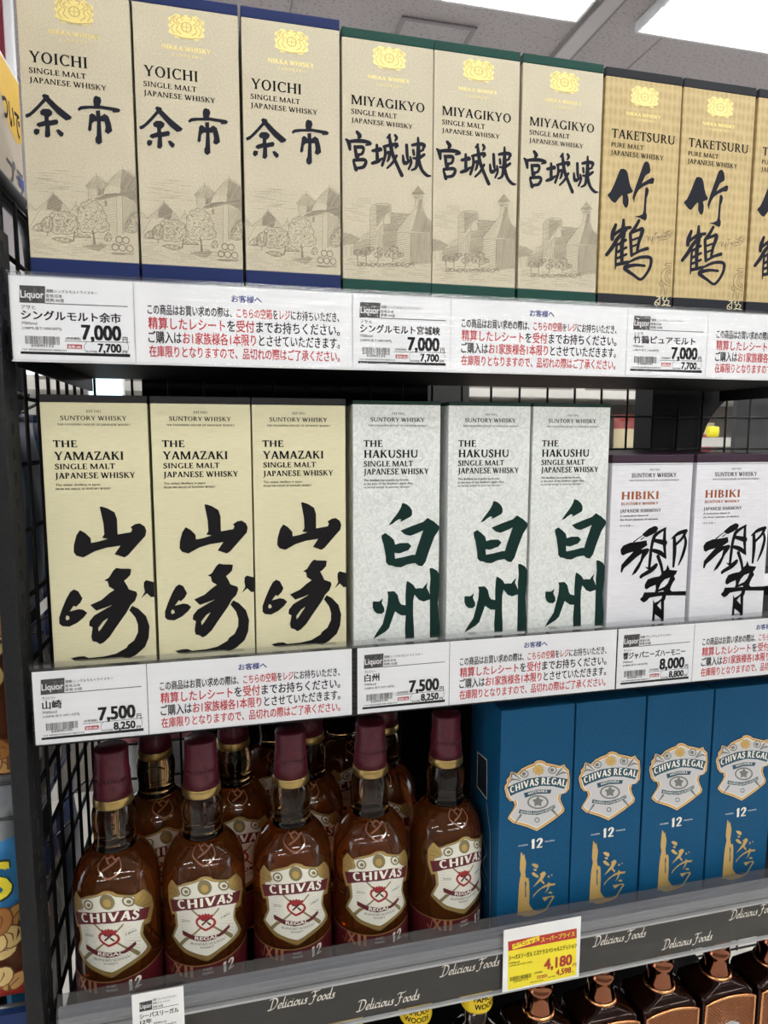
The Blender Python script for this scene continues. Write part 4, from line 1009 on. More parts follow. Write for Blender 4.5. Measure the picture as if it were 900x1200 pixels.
for k in DK:
    t = thing('shelf_deck', 'black steel shelf deck, the %s of the shelves in view' % names[k] if k < 4 else 'black steel shelf deck carrying the copper plated bottles', 'shelf', (0, 0, DK[k]), 0, 'black shelf decks')
    bm = bmesh.new(); box(bm, -.006, .93, .006, .333, -.014, 0, .001); box(bm, -.006, .93, .006, .02, -.02, -.014); link('deck', bm, black2, t)
    bm = bmesh.new(); prism(bm, [(-.004, -.014), (-.001, -.014), (-.001, -.03), (-.004, -.03)], .02, .333); link('bracket', bm, black2, t)
    bm = bmesh.new(); prism(bm, [(.925, -.014), (.928, -.014), (.928, -.03), (.925, -.03)], .02, .333); link('bracket', bm, black2, t)
t = thing('shelf_upright', 'black square steel post at the left end of the shelves', 'post', (-.0138, 0, FLOOR))
bm = bmesh.new(); box(bm, -.0067, .0067, -.006, .03, 0, 1.53, .001); link('tube', bm, black, t)
bm = bmesh.new()
for i_ in range(60): box(bm, .0066, .0072, .008, .013, .35+i_*.02, .36+i_*.02)
link('slot_row', bm, mat('slot black', (8, 8, 9), .8), t)
# centre column with its arched bracket
t = thing('shelf_upright', 'wide black steel column behind the shelves, right of the white cartons', 'post', (.86, .345, FLOOR))
bm = bmesh.new(); box(bm, -.045, .045, 0, .05, 0, 1.62, .002); link('column', bm, black2, t)
bm = bmesh.new()
arch = [(.045, 1.44)]+[(.045+.12*(1-math.cos(a*math.pi/24)), 1.345+.108*math.sin(a*math.pi/24)) for a in range(0, 13)]+[(.5, 1.453), (.5, 1.50), (.045, 1.50)]
prism(bm, [(.045, 1.345)]+arch[2:], 0, .01); link('bracket', bm, black2, t, norm=True)
# wire grids
def grid(name, label, xs, zs, loc, axis, r=.0016):
    bm = bmesh.new()
    for a in xs:
        P = [(a, 0, zs[0]), (a, 0, zs[-1])] if axis == 'x' else [(0, a, zs[0]), (0, a, zs[-1])]; tube(bm, P, r, 6)
    for z in zs:
        P = [(xs[0], .003, z), (xs[-1], .003, z)] if axis == 'x' else [(-.003, xs[0], z), (-.003, xs[-1], z)]; tube(bm, P, r, 6)
    o = link(name, bm, black2, None, loc, sm=True); tag(o, label, 'wire panel', 'black wire panels'); return o
fr = lambda a, b, s: [a+i_*s for i_ in range(int((b-a)/s+.5)+1)]
grid('wire_panel', 'black wire grid across the back of the shelves', fr(.0, 1.35, .045), fr(-1.05, .12, .05), (0, .339, 0), 'x', .0018)
grid('wire_panel', 'black wire grid closing the left side of the shelves', fr(.036, .33, .042), fr(-1.1, .02, .059)+[.0705], (-.0138, 0, 0), 'y', .0021)
# rails
white_pl = mat('white plastic', (228, 229, 232), .4)
def rail(k, label, xl, xr):
    t = thing('price_rail', label, 'price rail', (0, 0, 0), 0, 'price rails on the shelf fronts'); zt, zb = ZT[k], ZB[k]
    bm = bmesh.new(); box(bm, xl, xr, .0016, .0055, zb, zt+.001); box(bm, xl, xr, -.0016, .0016, zb-.0012, zb-.0002)
    link('channel', bm, black2 if k == 2 else white_pl, t)
    bm = bmesh.new(); bm.faces.new([bm.verts.new(p) for p in ((xl, -.0018, zb), (xr, -.0018, zb), (xr, -.0018, zt+.0005), (xl, -.0018, zt+.0005))]); link('clear_cover', bm, clear, t)
    bm = bmesh.new(); box(bm, xl, xr, -.0022, .0055, zt+.0012, zt+(.0035 if k == 1 else .006)); link('clear_lip', bm, lip2, t)
    return t
rail(1, 'clear fronted price rail under the beige cartons of the top shelf', -.0015, 1.0)
rail(2, 'clear fronted price rail under the cream and white cartons of the middle shelf', -.0025, 1.0)
t = thing('price_rail', 'grey strip rail with white script lettering under the blue cartons', 'price rail', (0, 0, 0), 0, 'price rails on the shelf fronts')
bm = bmesh.new(); box(bm, .003, 1.0, .002, .0055, ZB[3], -.634)
for z in (-.6385, -.6445, -.6505): tube(bm, [(.003, .0017, z), (1.0, .0017, z)], .0011, 8)
link('channel', bm, alu, t)
bm = bmesh.new(); box(bm, .003, 1.0, .0008, .002, -.7005, -.655)
sl = [grey_strip]; P = Print()
for i_ in range(8):
    pass
def script(P, x, z, wd, hh):
    G = nib_text('Delicious Foods'); xs = [a for q in G for a, b in q]; a0, a1 = min(xs), max(xs); s = wd/(a1-a0); mi = P.slot('cream')
    for q in G: P.face([(x+(a-a0)*s, z+b*hh) for a, b in q], 1, mi)
for x, z in SCRIPT: script(P, x, z, .066, .0115)
P.add_to(bm, sl, lambda u, v, l: (u, .0008-l*LAY, v)); link('printed_strip', bm, sl, t)
bm = bmesh.new(); prism(bm, [(.003, 0), (1.0, 0), (1.0, .002), (.003, .002)], 0, .001); bm.free()
bm = bmesh.new()
v = [(-.004, -.655), (-.0015, -.655), (-.0015, -.64), (.004, -.6215), (.0025, -.6195), (-.0045, -.638)]
A = [bm.verts.new((.003, y, z)) for y, z in v]; B = [bm.verts.new((1.0, y, z)) for y, z in v]
bm.faces.new(A); bm.faces.new(B[::-1])
for i_ in range(6): bm.faces.new((A[i_], B[i_], B[(i_+1) % 6], A[(i_+1) % 6]))
link('clear_lip', bm, lipm, t, norm=True)
bm = bmesh.new(); bm.faces.new([bm.verts.new(p) for p in ((.003, -.0015, -.7015), (1.0, -.0015, -.7015), (1.0, -.0015, -.6555), (.003, -.0015, -.6555))]); link('clear_cover', bm, clear, t)
bm = bmesh.new(); box(bm, .003, 1.0, -.003, .001, -.7035, -.7015); box(bm, .003, 1.0, -.004, .0, -.657, -.6545); link('edge_bead', bm, mat('rail edge bead', (170, 170, 172), .3), t)
# ================================================================ CARDS
paper = mat('white card', (242, 243, 247), .55); ypaper = mat('white tag card', (240, 240, 240), .5)
def card(name, label, cat, group, x, z, wd, ht, items, over=None, y=0., stock=None):
    bm = bmesh.new(); box(bm, 0, wd, 0, .0004, -ht, 0); sl = [stock or paper]; P = Print(); P.run(items, over); P.add_to(bm, sl, lambda u, v, l: (u, -l*LAY, v))
    o = link(name, bm, sl, None, (x, y, z)); tag(o, label, cat, group); return o
HT = .0632
base = dict(kind='酒類:シングルモルトウイスキー', origin='産地:日本', abv='度数:40度', maker='アサヒ', name='シングルモルト余市', unit='(100ML当り1000.00円)', price='7,000', taxed='7,700', code='65890132', tiny='154 4904230042204 0000153')
x2 = -.00137; W1, W2 = .09, .1792; G1, G2 = .00477, .00587
tags = [(0, 1, 'white price card reading 7,000 at the left end of the top rail', {}),
  (W1+W2, 1, 'white price card reading 7,000 on the top rail under the green banded cartons', dict(name='シングルモルト宮城峡', code='65890134')),
  (2*(W1+W2), 1, 'white price card reading 7,000 on the top rail under the black banded cartons', dict(kind='酒類:ピュアモルトウイスキー', abv='度数:43度', maker='ニッカ', name='竹鶴ピュアモルト', code='65890101')),
  (x2, 2, 'white price card reading 7,500 at the left end of the middle rail', dict(maker='サントリー', name='山崎', abv='度数:43度', price='7,500', taxed='8,250', unit='(100ML当り1071.43円)', code='65890105')),
  (x2+W1+W2+G1, 2, 'white price card reading 7,500 on the middle rail under the green lettered white cartons', dict(maker='サントリー', name='白州', abv='度数:43度', price='7,500', taxed='8,250', unit='(100ML当り1071.43円)', code='65890109')),
  (x2+2*(W1+W2)+G2, 2, 'white price card reading 8,000 on the middle rail under the purple capped cartons', dict(kind='酒類:ブレンデッドウイスキー', maker='サントリー', name='響ジャパニーズハーモニー', abv='度数:43度', price='8,000', taxed='8,800', unit='(100ML当り1142.85円)', code='65890113'))]
for x, k, lab, ov in tags: card('price_card', lab, 'price card', 'white price cards in the rails', x, ZT[k], W1-.0006, HT, DATA['tag'], {**base, **ov})
nots = [(W1, 1, 'white notice card with red and black writing, leftmost on the top rail'), (2*W1+W2, 1, 'white notice card on the top rail, second from the left, below the green banded cartons'), (3*W1+2*W2, 1, 'white notice card cut off by the right photo edge, top rail'),
  (x2+W1, 2, 'white notice card with red and black writing, leftmost on the middle rail'), (x2+2*W1+W2+G1, 2, 'white notice card on the middle rail under the green lettered white cartons'), (x2+3*W1+2*W2+G2, 2, 'white notice card cut off by the right photo edge, middle rail')]
n0 = None
for x, k, lab in nots:
    if n0 is None: n0 = card('notice_card', lab, 'notice', 'white notice cards in the rails', x, ZT[k], W2-.0006, HT, DATA['notice'])
    else:
        o = n0.copy(); COL.objects.link(o); o.location = (x, 0, ZT[k]); o['label'] = lab
yt = card('price_tag', 'yellow price tag with a red stripe reading 4,180 clipped to the grey strip rail', 'price tag', None, .4227, -.6299, .0872, .0695, DATA['yellowtag'], y=-.0052, stock=ypaper)
bpy.context.view_layer.update()
card('price_tag', 'small white price tag at the bottom edge of the photo on the grey strip rail', 'price tag', None, .0653, -.6267, .0444, .0695, DATA['whitetag'], y=-.0052, stock=ypaper)
# ================================================================ CARTONS
stock = dict(
  yoichi=noisy('speckled kraft board', (205, 197, 175), (194, 184, 161), 700, .7, detail=2, lo=.3, hi=.62),
  taketsuru=None, yamazaki=noisy('cream laid board', (218, 212, 178), (212, 205, 169), 90, .65, (1, 1, 16), 2, .35, .65),
  hakushu=noisy('washi fibre board', (224, 227, 225), (206, 210, 208), 150, .7, (1, 1, 1), 6, .42, .6, dist=2.5),
  hibiki=noisy('white pearl board', (226, 226, 232), (220, 220, 227), 60, .5, (1, 1, 10), 2), mizunara=noisy('blue satin board', (15, 80, 120), (13, 76, 115), 300, .5, spec=.2))
def weave_board():
    m = mat('gold pattern board', (206, 180, 122), .6); b = m.node_tree.nodes['Principled BSDF']
    tc = nd(m, 'ShaderNodeTexCoord'); mp = nd(m, 'ShaderNodeMapping'); mp.inputs['Scale'].default_value = (190, 1, 105); lk(m, tc.outputs['Object'], mp.inputs[0])
    vo = nd(m, 'ShaderNodeTexVoronoi'); vo.inputs['Scale'].default_value = 1; vo.inputs['Randomness'].default_value = .25; lk(m, mp.outputs[0], vo.inputs['Vector'])
    r = nd(m, 'ShaderNodeValToRGB'); r.color_ramp.elements[0].position = .15; r.color_ramp.elements[1].position = .6; r.color_ramp.elements[0].color = (*lin((178, 156, 108)), 1); r.color_ramp.elements[1].color = (*lin((197, 175, 128)), 1)
    lk(m, vo.outputs[0], r.inputs[0]); lk(m, r.outputs[0], b.inputs['Base Color']); return m
stock['taketsuru'] = weave_board(); stock['miyagikyo'] = stock['yoichi']
navy = mat('navy board', (24, 40, 90), .5, 0, .2); green = mat('bottle green board', (18, 66, 58), .5, 0, .2); blackb = mat('charcoal board', (30, 32, 40), .5, 0, .2)
char = mat('dark lid board', (34, 32, 34), .45, 0, .25); dgreen = mat('deep green lid', (14, 42, 35), .45, 0, .25); purple = mat('plum lid board', (58, 40, 54), .4, 0, .3)
def crest(x0, z1, x1, z0):
    """gold crest: scalloped field, shield, flanking curls and a ribbon"""
    P = Print(); cx, cz, a, b = (x0+x1)/2e4, (z0+z1)/2e4, (x1-x0)/2e4, (z1-z0)/2e4; g = P.slot('gold'); d = P.slot('crestline')
    o = []
    for i_ in range(72):
        t = i_*2*math.pi/72; rr = (abs(math.cos(t))**4+abs(math.sin(t))**4)**-.25*(.93+.06*math.cos(t*12)); o.append((cx+a*rr*math.cos(t), cz+b*rr*math.sin(t)))
    P.poly(o, [], 1, g)
    rnd = random.Random(5)
    for s in (-1, 1):
        for L in ([(.3, -.6), (.55, -.3), (.45, .1), (.7, .35), (.6, .7)], [(.65, -.6), (.8, -.2), (.65, .1)], [(.35, .2), (.55, .45), (.4, .65)], [(.85, .1), (.8, .5), (.55, .8)], [(.2, .55), (.3, .8), (.1, .85)]):
            for q in brush([(cx+s*a*x, cz+b*y, .0007) for x, y in L]): P.face(q, 2, d)
    for q in ring(cx, cz, a*.3, b*.42, a*.07, b*.07, 0, 360): P.face(q, 2, d)
    for q in brush([(cx-a*.22, cz, .0005), (cx+a*.22, cz, .0005)])+brush([(cx, cz-b*.35, .0005), (cx, cz+b*.35, .0005)]): P.face(q, 2, d)
    for q in brush([(cx-a*.7, cz-b*.75, .0006), (cx, cz-b*.9, .0009), (cx+a*.7, cz-b*.75, .0006)]): P.face(q, 2, d)
    for i_ in range(40):
        x, y = rnd.uniform(-.8, .8), rnd.uniform(-.7, .8)
        P.face([(cx+a*x, cz+b*y), (cx+a*x+.0007, cz+b*y+.0002), (cx+a*x+.0003, cz+b*y+.0007)], 2, d)
    return P
def carton(kind, wd, ht, lid_h, lid_m, band=None, band_m=None, sub=None, label='', group=''):
    """origin at the front left bottom corner; front face is y = 0"""
    t = thing('whisky_carton', label, 'carton', (0, 0, 0), 0, group); D = wd
    z0 = band or 0; z1 = ht-lid_h; items = [i_ for i_ in DATA[kind] if i_[0] != 'E']; em = [i_ for i_ in DATA[kind] if i_[0] == 'E']
    # artwork over the base band is printed on the band
    bm = bmesh.new(); box(bm, 0, wd, 0, D, z0, z1, .0006); sl = [stock[kind]]; P = Print(); P.run(items, None, sub)
    P.add_to(bm, sl, lambda u, v, l: (u, -.0001-l*LAY-(.0002 if v < z0 else 0), v))
    if kind == 'mizunara':
        P = Print(); P.poly([(.0615, .2017), (.0345, .2055), (.0325, .162), (.0605, .1615)], [], 1, P.slot('darkblue'))
        for L in ([(.0615, .2017), (.0345, .2055), (.0325, .162), (.0605, .1615), (.0615, .2017)], [(.033, .157), (.0215, .131), (.0175, .058), (.017, .01)], [(.06, .1), (.045, .115), (.03, .1), (.04, .085), (.028, .075)], [(.055, .075), (.035, .068), (.03, .055)]):
            for p, q in zip(L, L[1:]):
                for k in brush([(*p, .0011), (*q, .0011)]): P.face(k, 2, P.slot('cream' if len(L) == 5 and L[0] == L[-1] else 'silver'))
        P.add_to(bm, sl, lambda u, v, l: (-.0001-l*LAY, u, v))
    link('printed_body', bm, sl, t)
    bm = bmesh.new()
    if lid_m: box(bm, -.0002, wd+.0002, -.0002, D+.0002, z1, ht, .0007); link('lid', bm, lid_m, t)
    if band:
        bm = bmesh.new(); box(bm, -.0001, wd+.0001, -.0001, D+.0001, 0, z0, .0004); link('base_band', bm, band_m, t)
    for e in em:
        bm = bmesh.new(); sl = []; crest(*e[1:]).add_to(bm, sl, lambda u, v, l: (u, -.0001-l*LAY, v)); o = link('gold_crest', bm, sl, t); o['label'] = 'gold foil crest'
    return t
Y12 = .015
KR = 'beige carton with navy cap and base, '
def row(kind, xs, labels, z, y=Y12, rots=None, **k):
    p = None
    for i_, (x, lab) in enumerate(zip(xs, labels)):
        if p is None: p = carton(kind, label=lab, **k); p.location = (x, y, z)
        else: dup(p, (x, y, z), rots[i_] if rots else 0, lab)
    return p
row('yoichi', (.01179, .09549, .17976), [KR+'leftmost of the three on the top shelf', KR+'middle of the three on the top shelf', KR+'rightmost of the three, beside the green capped cartons'], DK[1], wd=.0816, ht=.2645, lid_h=.0085, lid_m=navy, band=.0554, band_m=navy, group='navy capped beige cartons on the top shelf')
KR = 'beige carton with green cap and base, '
row('miyagikyo', (.2635, .34571, .43006), [KR+'leftmost of the three, beside the navy capped cartons', KR+'middle of the three on the top shelf', KR+'rightmost of the three on the top shelf'], DK[1], wd=.0815, ht=.2600, lid_h=.0080, lid_m=green, band=.0531, band_m=green, group='green capped beige cartons on the top shelf')
KR = 'gold patterned carton with black cap, '
row('taketsuru', (.51416, .59844, .68429), [KR+'leftmost of the three on the top shelf', KR+'middle of the three on the top shelf', KR+'cut off by the right edge of the photo'], DK[1], wd=.0823, ht=.2590, lid_h=.0081, lid_m=blackb, band=.0531, band_m=blackb, group='black capped gold cartons on the top shelf')
KR = 'cream carton with big black brush writing, '
row('yamazaki', (.01241, .09781, .18211), [KR+'leftmost of the three on the middle shelf', KR+'middle of the three on the middle shelf', KR+'rightmost of the three, beside the white cartons'], DK[2], wd=.0829, ht=.2652, lid_h=.0062, lid_m=char, sub=dict(brush='brushk'), group='cream cartons on the middle shelf')
KR = 'white carton with green brush writing, '
row('hakushu', (.27201, .36347, .44961), [KR+'leftmost of the three, beside the cream cartons', KR+'middle of the three on the middle shelf', KR+'rightmost of the three, beside the purple capped cartons'], DK[2], wd=.0834, ht=.2640, lid_h=.0035, lid_m=dgreen, sub=dict(brush='brushg'), group='white cartons with green writing on the middle shelf')
KR = 'low white carton with a plum lid, '
row('hibiki', (.5379, .6367), [KR+'left one of the front pair', KR+'right one of the front pair'], DK[2], wd=.0937, ht=.2135, lid_h=.0085, lid_m=purple, sub=dict(brush='brushb'), group='plum lidded white cartons in front')
hib = [o for o in COL.objects if o.name.startswith('whisky_carton') and o.get('label', '').startswith('low white')][0]
for x, lab in ((.5379, 'plum lidded carton showing only its lid, behind the left front one'), (.6367, 'plum lidded carton showing only its lid, behind the right front one')):
    dup(hib, (x, Y12+.098, DK[2]), 0, lab, 'plum lidded white cartons in the second row')
KR = 'blue carton with silver shield label, '
row('mizunara', (.4257, .51044, .59571, .681), [KR+'leftmost of the four beside the bottles', KR+'second from the left of the four', KR+'third from the left of the four', KR+'cut off by the right edge of the photo'], DK[3], y=.02, wd=.0829, ht=.2749, lid_h=0, lid_m=None, group='blue cartons on the lower shelf')
# ================================================================ BOTTLES
def glass(name, tint, dens, ior=1.46):
    m = bpy.data.materials.new(name); m.use_nodes = True; b = m.node_tree.nodes['Principled BSDF']
    b.inputs['Base Color'].default_value = (1, 1, 1, 1); b.inputs['Roughness'].default_value = .0; b.inputs['IOR'].default_value = ior; b.inputs['Transmission Weight'].default_value = 1
    if dens:
        va = nd(m, 'ShaderNodeVolumeAbsorption'); va.inputs[0].default_value = (*tint, 1); va.inputs[1].default_value = dens
        lk(m, va.outputs[0], m.node_tree.nodes['Material Output'].inputs['Volume'])
    return m
amber = glass('amber whisky glass', (.90, .60, .16), 9)
_b = amber.node_tree.nodes['Principled BSDF']; _b.inputs['Transmission Weight'].default_value = .92; _b.inputs['Base Color'].default_value = (*lin((204, 118, 54)), 1)
neckclear = glass('clear neck glass', (.6, .42, .12), 70)
capm = noisy('maroon foil', (70, 16, 30), (84, 22, 38), 200, .38, spec=.5); goldm = mat('brushed gold', (182, 156, 100), .3, .9)
def chivas():
    t = thing('whisky_bottle', 'x', 'bottle'); N = 64
    prof = [(0, .004), (.030, .002), (.036, 0), (.0392, .002), (.0402, .007), (.0402, .112), (.0401, .121), (.0394, .130), (.0376, .138), (.0345, .1455), (.030, .152), (.0245, .1575), (.0205, .161), (.0, .1612)]
    bm = bmesh.new(); lathe(bm, prof, N); link('glass_body', bm, amber, t, sm=True, norm=True)
    bm = bmesh.new(); lathe(bm, [(0, .1616), (.0200, .1616), (.0206, .1632), (.0196, .1655), (.0190, .168), (.0192, .175), (.0199, .182), (.0203, .188), (.0201, .194), (.0190, .199), (.0176, .2035), (.0170, .2045), (.0, .2045)], N); link('glass_neck', bm, neckclear, t, sm=True, norm=True)
    bm = bmesh.new(); lathe(bm, [(.0181, .2035), (.0186, .2042), (.0183, .2112), (.0177, .2122)], 40); link('gold_collar', bm, goldm, t, sm=True)
    bm = bmesh.new(); lathe(bm, [(.0177, .2118), (.0170, .222), (.0164, .2305), (.0167, .2325), (.0162, .2345), (.0156, .240), (.0155, .2560), (.0148, .2585), (0, .2588)], 40)
    for i_ in range(14):
        a = -2.6+i_*.16; tube(bm, [(.0166*math.cos(a), .0166*math.sin(a), .2285+.001*math.sin(i_)), (.0166*math.cos(a+.1), .0166*math.sin(a+.1), .2325), (.0168*math.cos(a+.16), .0168*math.sin(a+.16), .2295)], .0004, 5)
    link('capsule', bm, capm, t, sm=True)
    R0 = .0402
    wrap = lambda u, v, l: ((R0+.0002+l*LAY)*math.sin(u/R0), -(R0+.0002+l*LAY)*math.cos(u/R0), v)
    cuts = [i_*.004 for i_ in range(-16, 17)]
    band = [i_ for i_ in DATA['chivas'] if i_[1] == 12]; lab = [i_ for i_ in DATA['chivas'] if i_[1] != 12]
    bm = bmesh.new(); sl = []; P = Print(); P.run(lab); P.add_to(bm, sl, wrap, cuts); link('shield_label', bm, sl, t)
    bm = bmesh.new(); sl = []; P = Print()
    P.poly([(-.085, .006), (.085, .006), (.085, .049), (-.085, .049)], [], 1, P.slot('maroon')); P.poly([(-.085, .0475), (.085, .0475), (.085, .0488), (-.085, .0488)], [], 2, P.slot('goldl')); P.run(band)
    P.add_to(bm, sl, wrap, [i_*.004 for i_ in range(-22, 23)]); link('base_label', bm, sl, t)
    bm = bmesh.new(); sl = []; P = Print(); P.run(DATA['emboss'])
    for f in range(len(P.v)): pass
    def emb(u, v, l):
        # follow the shoulder outline
        r = R0
        for (r0, h0), (r1, h1) in zip(prof[5:13], prof[6:14]):
            if h0 <= v <= h1: r = r0+(r1-r0)*(v-h0)/(h1-h0)
        r += .0004; return (r*math.sin(u/R0), -r*math.cos(u/R0), v)
    P.add_to(bm, sl, emb, cuts); o = link('embossed_crest', bm, sl, t); return t
CH = 'maroon capped amber bottle, '
pos = [(.046, .065, -.064), (.128, .065, .13-.088), (.216, .065, -.01), (.299, .065, 0), (.383, .067, .2)]
lab = ['leftmost of the front row', 'second from the left in the front row', 'middle of the front row', 'fourth from the left in the front row', 'rightmost of the front row, beside the blue cartons']
cb = chivas(); cb.name = 'whisky_bottle'
for i_, (x, y, r) in enumerate(pos):
    if i_ == 0: cb.location = (x, y, DK[3]); cb.rotation_euler = (0, 0, r); tag(cb, CH+lab[0], 'bottle', 'front row of shield label whisky bottles')
    else: dup(cb, (x, y, DK[3]), r, CH+lab[i_])
lab2 = ['behind the gap right of the leftmost front bottle', 'behind the gap right of the second front bottle', 'behind the gap right of the middle front bottle', 'behind the gap right of the fourth front bottle']
for i_, x in enumerate((.076, .160, .245, .336)):
    dup(cb, (x, .155+.004*(i_ % 2), DK[3]), .3-.2*i_, 'second row amber bottle, '+lab2[i_], 'second row of shield label whisky bottles')
for i_, x in enumerate((.212, .300)):
    dup(cb, (x, .245, DK[3]), .4*i_, 'third row amber bottle in the dark, '+('left one' if i_ == 0 else 'right one'), 'third row of shield label whisky bottles')
# copper plated bottles on the bottom shelf
copm = noisy('hammered copper plate', (150, 92, 52), (196, 128, 78), 420, .3, metal=.85, kind='F1', lo=.1, hi=.5, bump=.6); coprim = mat('bright copper rim', (226, 160, 110), .18, .95); silv = mat('silver medallion', (200, 200, 205), .2, .95)
def diamond_plate():
    m = mat('quilted copper', (152, 92, 52), .32, .85); b = m.node_tree.nodes['Principled BSDF']
    tc = nd(m, 'ShaderNodeTexCoord'); mp = nd(m, 'ShaderNodeMapping'); mp.inputs['Rotation'].default_value = (0, .785, 0); mp.inputs['Scale'].default_value = (330, 1, 330); lk(m, tc.outputs['Object'], mp.inputs[0])
    ck = nd(m, 'ShaderNodeTexVoronoi'); ck.inputs['Randomness'].default_value = 0; ck.inputs['Scale'].default_value = 1; lk(m, mp.outputs[0], ck.inputs['Vector'])
    bp = nd(m, 'ShaderNodeBump'); bp.inputs['Strength'].default_value = 1; bp.inputs['Distance'].default_value = .002; bp.invert = True; lk(m, ck.outputs[0], bp.inputs['Height']); lk(m, bp.outputs[0], b.inputs['Normal']); return m
quilt = diamond_plate(); coppergl = mat('dark bronze glass', (40, 20, 12), .08, .5, .6); neckgl = mat('clear copper neck', (150, 98, 74), .1, 1, .8)
def rrect(hw, hd, rr, n=6):
    o = []
    for cx, cy, a0 in ((hw-rr, hd-rr, 0), (-hw+rr, hd-rr, 90), (-hw+rr, -hd+rr, 180), (hw-rr, -hd+rr, 270)):
        for k in range(n+1): a = math.radians(a0+90*k/n); o.append((cx+rr*math.cos(a), cy+rr*math.sin(a)))
    return o
def loft(bm, secs, mi=0):
    Rg = [[bm.verts.new((x, y, z)) for x, y in pts] for pts, z in secs]; n = len(Rg[0])
    for A, B in zip(Rg, Rg[1:]):
        for k in range(n): bm.faces.new((A[k], A[(k+1) % n], B[(k+1) % n], B[k])).material_index = mi
    bm.faces.new(Rg[0][::-1]); bm.faces.new(Rg[-1])
def copper_bottle():
    t = thing('whisky_bottle', 'x', 'bottle'); H = .24   # shoulder edge height above deck
    hw, hd = .036, .026
    circ = lambda r: rrect(r, r, r*.999)
    bm = bmesh.new(); loft(bm, [(rrect(hw-.002, hd-.002, .006), 0), (rrect(hw, hd, .007), .003), (rrect(hw, hd, .007), H-.006), (rrect(hw-.001, hd-.001, .007), H-.001), (rrect(hw-.006, hd-.004, .008), H+.003), (rrect(.024, .019, .012), H+.0075), (circ(.0165), H+.0105), (circ(.0150), H+.014)])
    link('glass_body', bm, coppergl, t, sm=True)
    bm = bmesh.new(); lathe(bm, [(.0160, H+.0105), (.0166, H+.013), (.0150, H+.017), (.0142, H+.026), (.0142, H+.034), (.0152, H+.036), (.0152, H+.040), (.0142, H+.041), (.0142, H+.048), (.0150, H+.049), (.0150, H+.075), (0, H+.076)], 32); link('neck', bm, neckgl, t, sm=True)
    bm = bmesh.new(); lathe(bm, [(.0168, H+.0100), (.0186, H+.0112), (.0182, H+.0130), (.0166, H+.0142)], 32, cap=False); link('neck_ring', bm, coprim, t, sm=True)
    arc = [(-.033+.066*k/12, H-.006+.005*math.sin(math.pi*k/12)) for k in range(13)]
    bm = bmesh.new(); prism(bm, [(-.033, .01)]+arc+[(.033, .01)], -hd-.0022, -hd+.001); link('copper_plate', bm, quilt, t, norm=True)
    bm = bmesh.new(); tube(bm, [(-.0335, -hd-.0015, .01)]+[(x, -hd-.0015, z+.001) for x, z in arc]+[(.0335, -hd-.0015, .01)], .0016, 8); link('plate_rim', bm, coprim, t, sm=True)
    bm = bmesh.new(); lathe(bm, [(.016, 0), (.016, .0015), (.014, .002), (.013, .0012), (.004, .0012), (.003, .0022), (0, .0022)], 8); bm.transform(Matrix.Translation((0, -hd-.0022, H-.045)) @ Matrix.Rotation(math.pi/2, 4, 'X')); link('medallion', bm, silv, t)
    return t
cp = copper_bottle(); CL = 'copper plated square bottle, '
for i_, (x, l) in enumerate(zip((.486, .5635, .641, .7185, .796), ('first from the left, under the yellow price tag', 'second from the left', 'third from the left', 'fourth from the left', 'rightmost, cut off by the corner of the photo'))):
    if i_ == 0: cp.location = (x, .037, DK[4]); tag(cp, CL+l, 'bottle', 'copper plated bottles on the bottom shelf')
    else: dup(cp, (x, .037, DK[4]), 0, CL+l)
# yellow collared bottles
yel = mat('yellow collar', (240, 206, 30), .4); yglass = mat('dark whisky glass', (30, 12, 8), .05, 0, .6, coat=.6)
def yellow_bottle():
    t = thing('whisky_bottle', 'x', 'bottle')
    bm = bmesh.new(); lathe(bm, [(.030, 0), (.034, .003), (.034, .205), (.032, .222), (.025, .236), (.0165, .245), (.0128, .252), (.0125, .276), (0, .276)], 40); link('glass_body', bm, yglass, t, sm=True)
    bm = bmesh.new(); lathe(bm, [(.0128, .270), (.0172, .2725), (.0180, .275), (.0180, .300), (.0165, .302), (0, .302)], 40)
    sl = [yel]; P = Print(); R1 = .0180
    P.run([('T', 1, 'ink', 'sansb', 'FAMOUS', -150, 150, 2870, 60), ('T', 1, 'ink', 'sansb', 'WOODS', -140, 140, 2785, 60)]); P.add_to(bm, sl, lambda u, v, l: ((R1+.0002)*math.sin(u/R1), -(R1+.0002)*math.cos(u/R1), v), [k*.004 for k in range(-5, 6)]); link('yellow_collar', bm, sl, t, sm=True)
    P = Print(); P.poly([(.024*math.cos(k*.2618), .19+.03*math.sin(k*.2618)) for k in range(24)], [], 1, P.slot('yellow')); P.poly([(.020*math.cos(k*.2618), .188+.024*math.sin(k*.2618)) for k in range(24)], [], 2, P.slot('maroon'))
    bm = bmesh.new(); sl = []; P.add_to(bm, sl, lambda u, v, l: ((.0342+l*LAY)*math.sin(u/.034), -(.0342+l*LAY)*math.cos(u/.034), v), [k*.004 for k in range(-6, 7)]); link('oval_label', bm, sl, t); return t
yb = yellow_bottle(); YL = 'dark bottle with yellow neck collar, '
for i_, (x, l) in enumerate(zip((.267, .343, .4126), ('leftmost of the three', 'middle of the three', 'rightmost of the three, beside the copper plated bottles'))):
    if i_ == 0: yb.location = (x, .04, DK[4]); tag(yb, YL+l, 'bottle', 'yellow collared bottles on the bottom shelf')
    else: dup(yb, (x, .04, DK[4]), -.2+.5*(i_ == 2), YL+l)
